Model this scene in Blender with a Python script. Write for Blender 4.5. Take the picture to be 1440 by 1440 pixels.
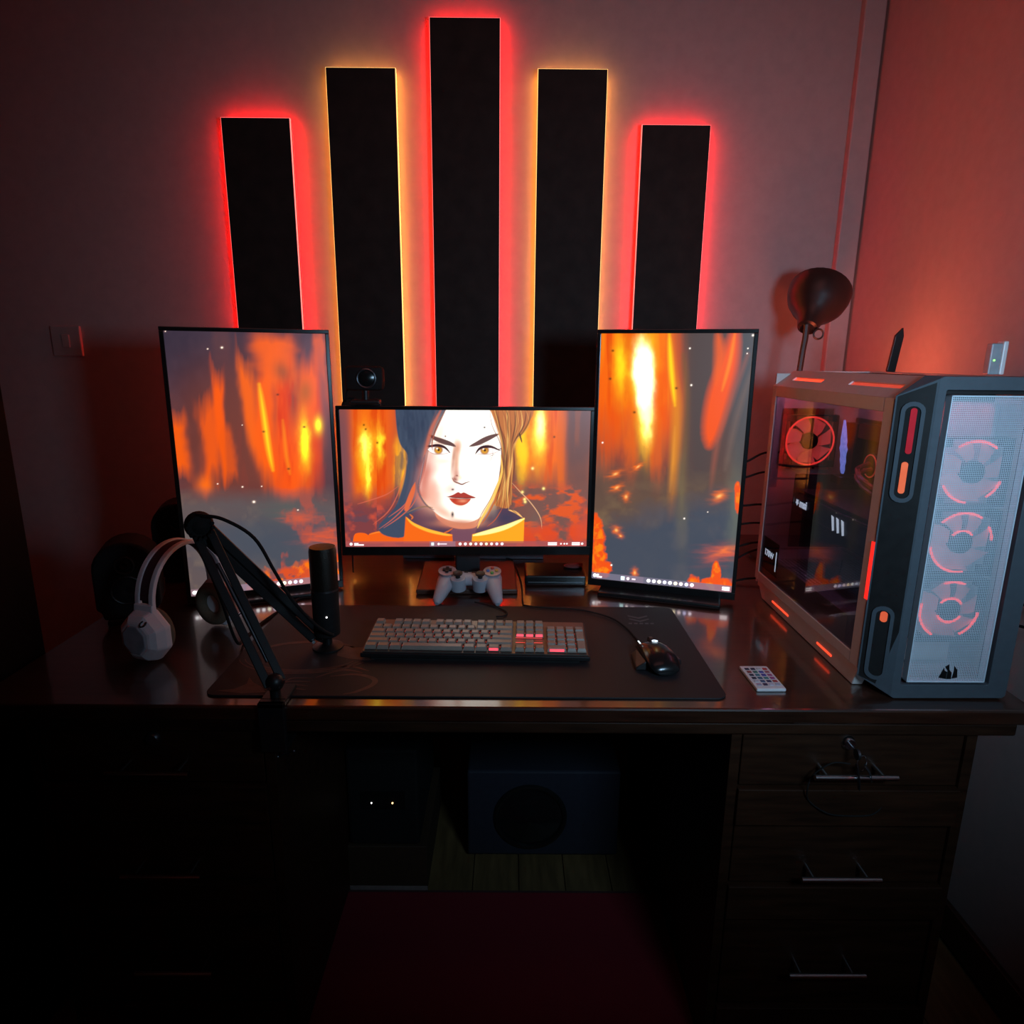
import bpy, bmesh, math, random
import numpy as np
from mathutils import Vector, Matrix, Euler

for o in list(bpy.data.objects):
    bpy.data.objects.remove(o)
scn = bpy.context.scene
col = scn.collection
random.seed(4)
PI = math.pi

# ------------------------------------------------------------------ camera
CAM = (0.0082, -0.9879, 1.3293)
YAW, PIT, ROL, FPX = .0042, .2313, .0084, 918.3
Fv = Vector((math.sin(YAW)*math.cos(PIT), math.cos(YAW)*math.cos(PIT), -math.sin(PIT)))
Rv = Vector((math.cos(YAW), -math.sin(YAW), 0))
Uv = Rv.cross(Fv)
R2 = Rv*math.cos(ROL)+Uv*math.sin(ROL)
U2 = -Rv*math.sin(ROL)+Uv*math.cos(ROL)
cd = bpy.data.cameras.new('camera')
cam = bpy.data.objects.new('camera', cd)
col.objects.link(cam)
m = Matrix((R2, U2, -Fv)).transposed().to_4x4()
m.translation = Vector(CAM)
cam.matrix_world = m
cd.sensor_width = 36
cd.lens = FPX/1440*36
cd.clip_start = .02
scn.camera = cam

# ------------------------------------------------------------------ world, light, exposure
w = bpy.data.worlds.new('world'); scn.world = w
w.use_nodes = True
w.node_tree.nodes['Background'].inputs[0].default_value = (.012, .006, .006, 1)
w.node_tree.nodes['Background'].inputs[1].default_value = .1
scn.view_settings.view_transform = 'Standard'
scn.view_settings.look = 'None'
scn.view_settings.exposure = 0
scn.view_settings.gamma = 1
scn.view_settings.use_curve_mapping = False

def area_light(name, loc, target, size, energy, color, spread=180):
    l = bpy.data.lights.new(name, 'AREA'); l.shape = 'RECTANGLE'
    l.size, l.size_y = size; l.energy = energy; l.color = color; l.spread = math.radians(spread)
    o = bpy.data.objects.new(name, l); col.objects.link(o)
    o.location = loc
    o.rotation_euler = (Vector(target)-Vector(loc)).to_track_quat('-Z', 'Y').to_euler()
    return o
# a cool laptop-like glow from the right of the photographer
area_light('cool_side_light', (.60, -.92, 1.40), (.48, .10, 1.27), (.26, .18), 3.3, (.44, .73, 1.0), 100)
# weak reddish fill lamp added overhead to brighten the back wall
area_light('wall_fill_light', (.10, -.25, 2.55), (.20, 1.13, 1.50), (1.3, .9), 1.15, (1.0, .34, .31), 95)
# red light of the rear case fan thrown on the wall behind the tower
area_light('rear_fan_glow', (.83, .68, 1.24), (1.056, .80, 1.56), (.10, .10), .75, (1.0, .15, .06), 160)

# ------------------------------------------------------------------ helpers
def lin(c):
    return tuple((x/12.92 if x <= .04045 else ((x+.055)/1.055)**2.4) for x in [v/255 for v in c])

MATS = {}
def mat(name, color, rough=.5, metal=0, emit=None, es=0, bump=0, nscale=60, var=.12, spec=.5, coat=0, stretch=None, trans=0, alpha=1):
    if name in MATS: return MATS[name]
    M = bpy.data.materials.new(name); M.use_nodes = True
    nt = M.node_tree; b = nt.nodes['Principled BSDF']
    b.inputs['Roughness'].default_value = rough
    b.inputs['Metallic'].default_value = metal
    b.inputs['Specular IOR Level'].default_value = spec
    b.inputs['Coat Weight'].default_value = coat; b.inputs['Coat Roughness'].default_value = .11; b.inputs['Coat IOR'].default_value = 2.3 if coat else 1.5
    b.inputs['Transmission Weight'].default_value = trans
    b.inputs['Alpha'].default_value = alpha
    tc = nt.nodes.new('ShaderNodeTexCoord'); mp = nt.nodes.new('ShaderNodeMapping')
    if stretch: mp.inputs['Scale'].default_value = stretch
    nz = nt.nodes.new('ShaderNodeTexNoise'); nz.inputs['Scale'].default_value = nscale; nz.inputs['Detail'].default_value = 4
    nt.links.new(tc.outputs['Object'], mp.inputs[0]); nt.links.new(mp.outputs[0], nz.inputs[0])
    rp = nt.nodes.new('ShaderNodeValToRGB')
    rp.color_ramp.elements[0].position = .3; rp.color_ramp.elements[1].position = .7
    rp.color_ramp.elements[0].color = tuple(c*(1-var) for c in color[:3])+(1,)
    rp.color_ramp.elements[1].color = tuple(min(1, c*(1+var)) for c in color[:3])+(1,)
    nt.links.new(nz.outputs['Fac'], rp.inputs[0]); nt.links.new(rp.outputs[0], b.inputs['Base Color'])
    if bump:
        bp = nt.nodes.new('ShaderNodeBump'); bp.inputs['Strength'].default_value = bump; bp.inputs['Distance'].default_value = .002
        nt.links.new(nz.outputs['Fac'], bp.inputs['Height']); nt.links.new(bp.outputs[0], b.inputs['Normal'])
    if emit:
        b.inputs['Emission Color'].default_value = tuple(emit)+(1,)
        b.inputs['Emission Strength'].default_value = es
    MATS[name] = M
    return M

def glass_mat(name, tint, refl_rough=.02):
    """thin tinted pane: see-through tint plus mirror reflection by Fresnel"""
    M = bpy.data.materials.new(name); M.use_nodes = True; nt = M.node_tree
    nt.nodes.clear()
    out = nt.nodes.new('ShaderNodeOutputMaterial'); mx = nt.nodes.new('ShaderNodeMixShader')
    tr = nt.nodes.new('ShaderNodeBsdfTransparent'); gl = nt.nodes.new('ShaderNodeBsdfGlossy')
    fr = nt.nodes.new('ShaderNodeFresnel'); ge = nt.nodes.new('ShaderNodeNewGeometry'); mr = nt.nodes.new('ShaderNodeMapRange')
    mr.inputs['To Min'].default_value = 1.5; mr.inputs['To Max'].default_value = 1/1.5
    nt.links.new(ge.outputs['Backfacing'], mr.inputs['Value']); nt.links.new(mr.outputs[0], fr.inputs[0])
    nz = nt.nodes.new('ShaderNodeTexNoise'); nz.inputs['Scale'].default_value = 8
    rp = nt.nodes.new('ShaderNodeValToRGB')
    rp.color_ramp.elements[0].color = tuple(c*.97 for c in tint)+(1,); rp.color_ramp.elements[1].color = tuple(tint)+(1,)
    nt.links.new(nz.outputs['Fac'], rp.inputs[0]); nt.links.new(rp.outputs[0], tr.inputs[0])
    gl.inputs['Roughness'].default_value = refl_rough
    nt.links.new(fr.outputs[0], mx.inputs[0]); nt.links.new(tr.outputs[0], mx.inputs[1]); nt.links.new(gl.outputs[0], mx.inputs[2])
    nt.links.new(mx.outputs[0], out.inputs[0])
    return M

class B:
    def __init__(s): s.v = []; s.f = []
    def add(s, vs, fs, M=None):
        n = len(s.v)
        for p in vs:
            p = Vector(p)
            if M is not None: p = M @ p
            s.v.append(tuple(p))
        s.f += [tuple(i+n for i in f) for f in fs]
        return s
    def box(s, c, d, M=None, bev=0):
        if bev:
            bm = bmesh.new(); bmesh.ops.create_cube(bm, size=1)
            for v in bm.verts: v.co = Vector((v.co.x*d[0]+c[0], v.co.y*d[1]+c[1], v.co.z*d[2]+c[2]))
            bmesh.ops.bevel(bm, geom=bm.edges[:], offset=bev, segments=2, profile=.5, affect='EDGES')
            bm.verts.index_update()
            s.add([v.co for v in bm.verts], [[v.index for v in f.verts] for f in bm.faces], M); bm.free(); return s
        x, y, z = [a/2 for a in d]
        vs = [(c[0]+i*x, c[1]+j*y, c[2]+k*z) for k in (-1, 1) for j in (-1, 1) for i in (-1, 1)]
        return s.add(vs, [(0, 2, 3, 1), (4, 5, 7, 6), (0, 1, 5, 4), (2, 6, 7, 3), (0, 4, 6, 2), (1, 3, 7, 5)], M)
    def b2(s, lo, hi, M=None, bev=0):
        return s.box([(a+b)/2 for a, b in zip(lo, hi)], [abs(b-a) for a, b in zip(lo, hi)], M, bev)
    def loft(s, rings, M=None, cap=True, closed=True):
        n = len(rings[0]); vs = [p for r in rings for p in r]; fs = []
        for k in range(len(rings)-1):
            for i in range(n if closed else n-1):
                j = (i+1) % n
                fs.append((k*n+i, k*n+j, (k+1)*n+j, (k+1)*n+i))
        if cap:
            fs.append(tuple(reversed(range(n)))); fs.append(tuple(range((len(rings)-1)*n, len(rings)*n)))
        return s.add(vs, fs, M)
    def lathe(s, prof, seg=24, M=None, cap=True, a0=0, a1=2*PI):
        """profile of (r, h) about local z"""
        full = abs(a1-a0-2*PI) < 1e-6
        n = seg if full else seg+1
        rings = [[(r*math.cos(a0+(a1-a0)*i/seg), r*math.sin(a0+(a1-a0)*i/seg), h) for i in range(n)] for r, h in prof]
        return s.loft(rings, M, cap, full)
    def cyl(s, p0, p1, r0, r1=None, seg=16):
        r1 = r0 if r1 is None else r1
        p0, p1 = Vector(p0), Vector(p1); d = p1-p0
        M = Matrix.Translation(p0) @ d.to_track_quat('Z', 'Y').to_matrix().to_4x4()
        return s.lathe([(r0, 0), (r1, d.length)], seg, M)
    def prism(s, poly, lo, hi, axis='z', M=None):
        def P(a, b, h): return {'z': (a, b, h), 'y': (a, h, b), 'x': (h, a, b)}[axis]
        return s.loft([[P(a, b, lo) for a, b in poly], [P(a, b, hi) for a, b in poly]], M)
    def tube(s, pts, r, seg=8, sub=6, flat=1.0):
        pts = smooth(pts, sub) if sub > 1 else [Vector(p) for p in pts]
        rings = []; up = Vector((0, 0, 1)); prev = None
        for i, p in enumerate(pts):
            t = (pts[min(i+1, len(pts)-1)]-pts[max(i-1, 0)]).normalized()
            if prev is None:
                prev = t.cross(up) if abs(t.dot(up)) < .9 else t.cross(Vector((1, 0, 0)))
            prev = (prev-t*prev.dot(t)).normalized(); b = t.cross(prev)
            rr = r(i/(len(pts)-1)) if callable(r) else r
            rings.append([p+prev*rr*math.cos(2*PI*k/seg)+b*rr*flat*math.sin(2*PI*k/seg) for k in range(seg)])
        return s.loft(rings)
    def torus(s, R, r, M=None, seg=32, ss=8, a0=0, a1=2*PI, rz=None):
        rz = rz or r
        full = abs(a1-a0-2*PI) < 1e-6; n = seg if full else seg+1
        rings = []
        for i in range(n):
            a = a0+(a1-a0)*i/seg
            rings.append([((R+r*math.cos(2*PI*k/ss))*math.cos(a), (R+r*math.cos(2*PI*k/ss))*math.sin(a), rz*math.sin(2*PI*k/ss)) for k in range(ss)])
        if full: rings.append(rings[0])
        return s.loft(rings, M, not full)
    def ball(s, c, r, M=None, seg=20, rg=12):
        r = r if isinstance(r, (tuple, list)) else (r, r, r)
        rings = [[(c[0]+r[0]*math.sin(PI*k/rg)*math.cos(2*PI*i/seg), c[1]+r[1]*math.sin(PI*k/rg)*math.sin(2*PI*i/seg), c[2]-r[2]*math.cos(PI*k/rg)) for i in range(seg)] for k in range(rg+1)]
        rings[0] = [(c[0]+(p[0]-c[0])*1e-3, p[1], p[2]) for p in rings[0]]
        return s.loft(rings, M, False)
    def mesh(s, name):
        me = bpy.data.meshes.new(name); me.from_pydata(s.v, [], s.f)
        bm = bmesh.new(); bm.from_mesh(me)
        bmesh.ops.recalc_face_normals(bm, faces=bm.faces[:])
        bm.to_mesh(me); bm.free()
        return me
    def build(s, name, material, parent=None, smooth_=False, label=None, bevel=0, kind=None):
        me = s.mesh(name)
        me.materials.append(material)
        o = bpy.data.objects.new(name, me); col.objects.link(o)
        if smooth_:
            for p in me.polygons: p.use_smooth = True
            me.set_sharp_from_angle(angle=math.radians(40))
        if bevel:
            md = o.modifiers.new('bevel', 'BEVEL'); md.width = bevel; md.segments = 2; md.limit_method = 'ANGLE'; md.angle_limit = math.radians(35)
        if parent: o.parent = parent
        if label: o['label'] = label
        if kind: o['kind'] = kind
        return o

def smooth(pts, sub=6):
    pts = [Vector(p) for p in pts]; out = []
    for i in range(len(pts)-1):
        p0 = pts[max(i-1, 0)]; p1 = pts[i]; p2 = pts[i+1]; p3 = pts[min(i+2, len(pts)-1)]
        for k in range(sub):
            t = k/sub
            out.append(.5*((2*p1)+(p2-p0)*t+(2*p0-5*p1+4*p2-p3)*t*t+(3*p1-p0-3*p2+p3)*t**3))
    out.append(pts[-1]); return out

def thing(name, label, cat, loc=(0, 0, 0), rot=(0, 0, 0), group=None):
    o = bpy.data.objects.new(name, None); col.objects.link(o); o.empty_display_size = .05
    o.location = loc; o.rotation_euler = rot
    return tag(o, label, cat, group)
def tag(o, label, cat, group=None):
    o['label'] = label; o['category'] = cat
    if group: o['group'] = group
    return o
def struct(o): o['kind'] = 'structure'; return o
def flatpoly(name, poly, material, parent, M=None, th=.0006, label=None):
    """thin flat printed/emissive shape; poly in local xz facing -y"""
    return B().prism(poly, 0, th, 'y', M).build(name, material, parent, label=label)
def text(name, s, size, material, parent, M, bold=0, label=None):
    c = bpy.data.curves.new(name, 'FONT'); c.body = s; c.size = size; c.extrude = .0004; c.offset = bold
    c.align_x = 'CENTER'; c.align_y = 'CENTER'
    c.materials.append(material)
    tmp = bpy.data.objects.new(name+'_tmp', c); col.objects.link(tmp)
    me = bpy.data.meshes.new_from_object(tmp.evaluated_get(bpy.context.evaluated_depsgraph_get()))
    bpy.data.objects.remove(tmp)
    me.materials.clear(); me.materials.append(material)
    o = bpy.data.objects.new(name, me); col.objects.link(o); o.parent = parent; o.matrix_local = M
    if label: o['label'] = label
    return o
def rrect(x0, z0, x1, z1, r, n=4):
    out = []
    for cx, cz, a in ((x1-r, z0+r, -PI/2), (x1-r, z1-r, 0), (x0+r, z1-r, PI/2), (x0+r, z0+r, PI)):
        for k in range(n+1):
            t = a+PI/2*k/n; out.append((cx+r*math.cos(t), cz+r*math.sin(t)))
    return out

# ------------------------------------------------------------------ materials
wall_m = mat('painted_plaster', (.46, .375, .355), .75, nscale=35, bump=.12, var=.04)
black_pl = mat('black_plastic', (.012, .011, .011), .42, var=.2)
black_gl = mat('glossy_black', (.010, .010, .010), .2, var=.2)
black_mat = mat('matte_black', (.010, .009, .009), .8, var=.2, spec=.3)
board_m = mat('black_board', (.022, .016, .013), .75, var=.25, nscale=20, spec=.25)
wood = mat('dark_stained_wood', (.034, .012, .006), .32, nscale=9, stretch=(1, 9, 9), var=.45, spec=.8, bump=.04, coat=.8)
wood2 = mat('dark_wood_front', (.032, .012, .0055), .5, nscale=9, stretch=(1, 9, 9), var=.4, bump=.05, spec=.25)
chrome = mat('brushed_chrome', (.62, .62, .64), .22, 1, var=.04)
steel = mat('dark_steel', (.12, .12, .13), .35, .9, var=.1)
white_pl = mat('white_plastic', (.68, .64, .64), .35, var=.03)
white_body = mat('white_painted_steel', (.60, .53, .50), .45, var=.03)
grey_frame = mat('slate_grey_plastic', (.070, .085, .100), .4, var=.06)
fabric_pad = mat('black_cloth', (.016, .016, .018), .55, nscale=900, bump=.15, var=.2, spec=.35)
print_m = mat('faded_rose_print', (.085, .038, .028), .55, var=.25, nscale=60)
print_d = mat('grey_print', (.09, .09, .095), .6, var=.1)
logo_white = mat('lit_white_letters', (.8, .9, .95), .4, emit=(.75, .95, 1.0), es=1.3)
led_white = mat('white_led', (.9, .9, .9), .4, emit=(1, .95, .95), es=4)
led_top = mat('strong_red_led', (.8, .1, .08), .4, emit=(1, .11, .035), es=20)
led_red = mat('red_led_ring', (.8, .1, .08), .4, emit=(1, .05, .035), es=1.7)
led_red_dim = mat('red_led_diffuser', (.6, .12, .1), .4, emit=(1, .10, .05), es=.5)
led_bright = mat('red_led_bar', (.9, .2, .15), .4, emit=(1, .06, .02), es=1.5)
strip_red = mat('red_light_strip', (.8, .3, .3), .5, emit=(1, .0012, .0018), es=60)
edge_glow_red = mat('pink_edge_glow', (.8, .4, .4), .5, emit=(1, .22, .2), es=1.3)  # glow standing in for strip light caught by the board edges
edge_glow_amber = mat('amber_edge_glow', (.9, .7, .4), .5, emit=(1, .62, .2), es=1.5)
strip_amber = mat('amber_light_strip', (.9, .6, .3), .5, emit=(1, .36, .045), es=20)

# ------------------------------------------------------------------ room
D = 1.13          # back wall
XR = 1.056; XL = -2.0; YB = -2.6; ZC = 2.75
struct(B().b2((XL-.1, D, 0), (XR+.1, D+.1, ZC)).build('wall_back', wall_m))
struct(B().b2((XR, YB, 0), (XR+.1, D, ZC)).build('wall_right', wall_m))
struct(B().b2((XL-.1, YB, 0), (XL, D, ZC)).build('wall_left', wall_m))
struct(B().b2((XL-.1, YB-.1, 0), (XR+.1, YB, ZC)).build('wall_front', wall_m))
struct(B().b2((XL-.1, YB-.1, ZC), (XR+.1, D+.1, ZC+.1)).build('ceiling', wall_m))
floor_m = mat('yellowish_floor_board', (.16, .10, .04), .5, nscale=7, stretch=(8, 1, 8), var=.3)
floor = struct(B().b2((XL-.1, YB-.1, -.1), (XR+.1, D+.1, -.012)).build('floor', floor_m))
pm = None
for i in range(26):
    x0 = XL+i*.12
    if x0+.12 > XR+.01: break
    o = B().b2((x0+.001, YB, -.012), (x0+.119, D, 0)).build('floor_board', floor_m, floor, bevel=.001)
# trunking in the corner
struct(B().b2((.990, D-.028, .1), (1.05, D-.0005, ZC)).build('trim_1', wall_m, bevel=.004))
base_m = mat('dark_baseboard', (.05, .02, .012), .4)
struct(B().b2((XL, D-.015, 0), (.985, D-.0005, .09)).build('baseboard_back', base_m, bevel=.003))
struct(B().b2((XR-.015, YB, 0), (XR-.0005, D, .09)).build('baseboard_right', base_m, bevel=.003))

# light switch on the back wall
sw = thing('light_switch', 'square light switch plate on the wall left of the monitors', 'switch', (-1.378, D, 1.37))
B().b2((-.046, -.010, -.046), (.046, -.0003, .046), bev=.003).build('switch_plate', wall_m, sw)
B().b2((-.012, -.014, -.020), (.012, -.0095, .020), bev=.002).build('rocker', wall_m, sw)

# tall dark wardrobe at the left
wd = thing('wardrobe', 'tall black wardrobe at the left edge of the photo beside the desk', 'wardrobe', (-1.25, -.15, 0))
dk = mat('black_lacquered_wood', (.006, .004, .004), .7, var=.3, spec=.15)
B().b2((-.345, -.45, .06), (.335, .37, 2.2)).build('carcass', dk, wd, bevel=.004)
B().b2((-.335, -.43, 0), (.325, .36, .06)).build('plinth', dk, wd)
for s in (-1, 1):
    d_ = B().b2((-.004+min(s*.34, 0), -.470, .07), (-.006+max(s*.34, 0), -.451, 2.19)).build('door', dk, wd, bevel=.002)
    B().cyl((s*.03-.004, -.49, 1.0), (s*.03-.004, -.49, 1.15), .005).cyl((s*.03-.004, -.49, 1.01), (s*.03-.004, -.47, 1.01), .004).cyl((s*.03-.004, -.49, 1.14), (s*.03-.004, -.47, 1.14), .004).build('handle', steel, d_)

# ------------------------------------------------------------------ light panels on the wall
def panel(cx, top, red, label):
    p = thing('wall_light_panel', label, 'light panel', (cx, D, .93), (0, 0, 0), 'backlit black boards on the wall')
    H = top-.93; hw = .0975; yf, yb = -.046, -.034; ys0, ys1 = -.018, -.014
    B().b2((-hw, yf, 0), (hw, yb, H)).build('board', board_m, p, bevel=.0008)
    sm = strip_red if red else strip_amber
    t = .0045
    b = B()
    b.b2((-hw+.0015, ys0, 0), (-hw+t, ys1, H-.0015))
    b.b2((hw-t, ys0, 0), (hw-.0015, ys1, H-.0015))
    b.b2((-hw+t, ys0, H-t), (hw-t, ys1, H-.0015))
    b.build('light_strip', sm, p)
    b = B()
    b.b2((-hw+.001, yb, 0), (-hw+t, ys0-.0002, H-.001)); b.b2((hw-t, yb, 0), (hw-.001, ys0-.0002, H-.001)); b.b2((-hw+t, yb, H-t), (hw-t, ys0-.0002, H-.001))
    b.build('backing_rim', board_m, p)
    b = B(); e_ = .0012  # emissive lips imitate light caught on the board's own edges
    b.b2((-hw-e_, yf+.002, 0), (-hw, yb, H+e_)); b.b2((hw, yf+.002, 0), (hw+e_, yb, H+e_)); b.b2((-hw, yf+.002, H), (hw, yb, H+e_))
    b.build('board_edge_glow', edge_glow_red if red else edge_glow_amber, p, label='thin board edge given a glow, as if catching the strip light')
    for z in (.15*H, .85*H):
        B().b2((-.04, yb, z-.02), (.04, -.0005, z+.02)).build('wall_spacer', black_mat, p)
panel(-0.7258, 1.9907, True, 'leftmost short black board with a red glow, above the left monitor')
panel(-0.4196, 2.1201, False, 'tall black board with an amber glow, left of the tallest board')
panel(-0.1253, 2.2455, True, 'tallest, middle black board with a red glow')
panel(0.1779, 2.1220, False, 'tall black board with an amber glow, right of the tallest board')
panel(0.4791, 1.9828, True, 'rightmost short black board with a red glow, above the right monitor')

# ------------------------------------------------------------------ desk
T = .76
desk = thing('desk', 'wide dark-stained wooden desk with two drawer pedestals', 'desk', (0, 0, 0))
top = B().b2((-.9, .0, T-.028), (.9, 1.1285, T)).build('desktop', wood, desk, bevel=.004)
B().b2((-.875, .006, T-.052), (.875, 1.1285, T-.028)).build('apron', wood2, desk, bevel=.004)
for s in (-1, 1):
    xi, xo = .392, .815
    a, b = sorted((s*xi, s*xo))
    B().b2((a, .012, .03), (a+.018, .86, T-.052)).build('side_panel', wood2, desk, bevel=.001)
    B().b2((b-.018, .012, .03), (b, .86, T-.052)).build('side_panel', wood2, desk, bevel=.001)
    B().b2((a+.018, .84, .03), (b-.018, .86, T-.052)).build('back_panel', wood2, desk)
    B().b2((a, .03, 0), (b, .85, .03)).build('plinth', wood2, desk)
    for z0, z1 in ((.531, .603), (.332, .402), (.03, .128)):
        B().b2((a+.018, .004, z0), (b-.018, .03, z1)).build('rail', wood2, desk, bevel=.0015)
    for k, (z0, z1, hz) in enumerate(((.606, .706, .645), (.405, .528, .441), (.131, .329, .233))):
        d_ = B().b2((a+.021, .0145, z0), (b-.021, .42, z1)).build('drawer', wood2, desk, bevel=.002)
        cx = s*.597
        B().cyl((cx-.070, -.020, hz), (cx+.070, -.020, hz), .005).cyl((cx-.048, -.020, hz), (cx-.048, .016, hz), .004).cyl((cx+.048, -.020, hz), (cx+.048, .016, hz), .004).build('handle', chrome, d_, True)
        if k == 0:
            M = Matrix.Translation((cx-.002, .0145, .690)) @ Matrix.Rotation(PI/2, 4, 'X')
            B().lathe([(.013, 0), (.012, .004), (.009, .007), (.009, .0075)], 24, M).build('lock', chrome if s > 0 else steel, d_, True)
# keys in the right lock
ky = thing('key_ring', 'bunch of keys on a ring hanging from the top right drawer lock', 'keys', (.595, .0, .690))
B().cyl((0, .007, 0), (0, -.012, 0), .0018).lathe([(.009, -.002), (.009, .002)], 16, Matrix.Translation((0, -.016, -.003)) @ Matrix.Rotation(PI/2, 4, 'Y')).build('lock_key', steel, ky, True)
B().torus(.013, .0009, Matrix.Translation((.010, -.016, -.020)) @ Matrix.Rotation(PI/2.3, 4, 'X') @ Matrix.Rotation(.5, 4, 'Y')).build('ring', chrome, ky, True)
B().tube([(.0, -.018, -.02), (.002, -.028, -.045), (.003, -.030, -.060)], .004, flat=.3).build('hanging_key', steel, ky, True)
B().tube([(.014, -.018, -.022), (.022, -.022, -.034), (.028, -.02, -.05)], .005, flat=.3).build('hanging_key', steel, ky, True)
tag(B().tube([(.589, -.010, .665), (.556, -.013, .668), (.531, -.006, .640), (.524, -.006, .612), (.534, .002, .583), (.566, -.002, .562), (.606, .003, .553), (.648, .003, .556), (.668, .006, .575)], .0013).build('key_lanyard', black_mat), 'thin black cord looping below the top right drawer handle', 'cord')

# ------------------------------------------------------------------ screens: little painter
def fbm(X, Y, sx, sy, seed, octs=4):
    r = np.random.RandomState(seed); out = np.zeros_like(X); amp = 1; tot = 0
    for o in range(octs):
        g = r.rand(64, 64)
        u = (X/sx) % 63; v = (Y/sy) % 63
        i = np.floor(u).astype(int); j = np.floor(v).astype(int); fu = u-i; fv = v-j
        fu = fu*fu*(3-2*fu); fv = fv*fv*(3-2*fv)
        i1 = (i+1) % 64; j1 = (j+1) % 64
        out += amp*((g[j, i]*(1-fu)+g[j, i1]*fu)*(1-fv)+(g[j1, i]*(1-fu)+g[j1, i1]*fu)*fv)
        tot += amp; amp *= .5; sx /= 2; sy /= 2
    return out/tot

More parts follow.
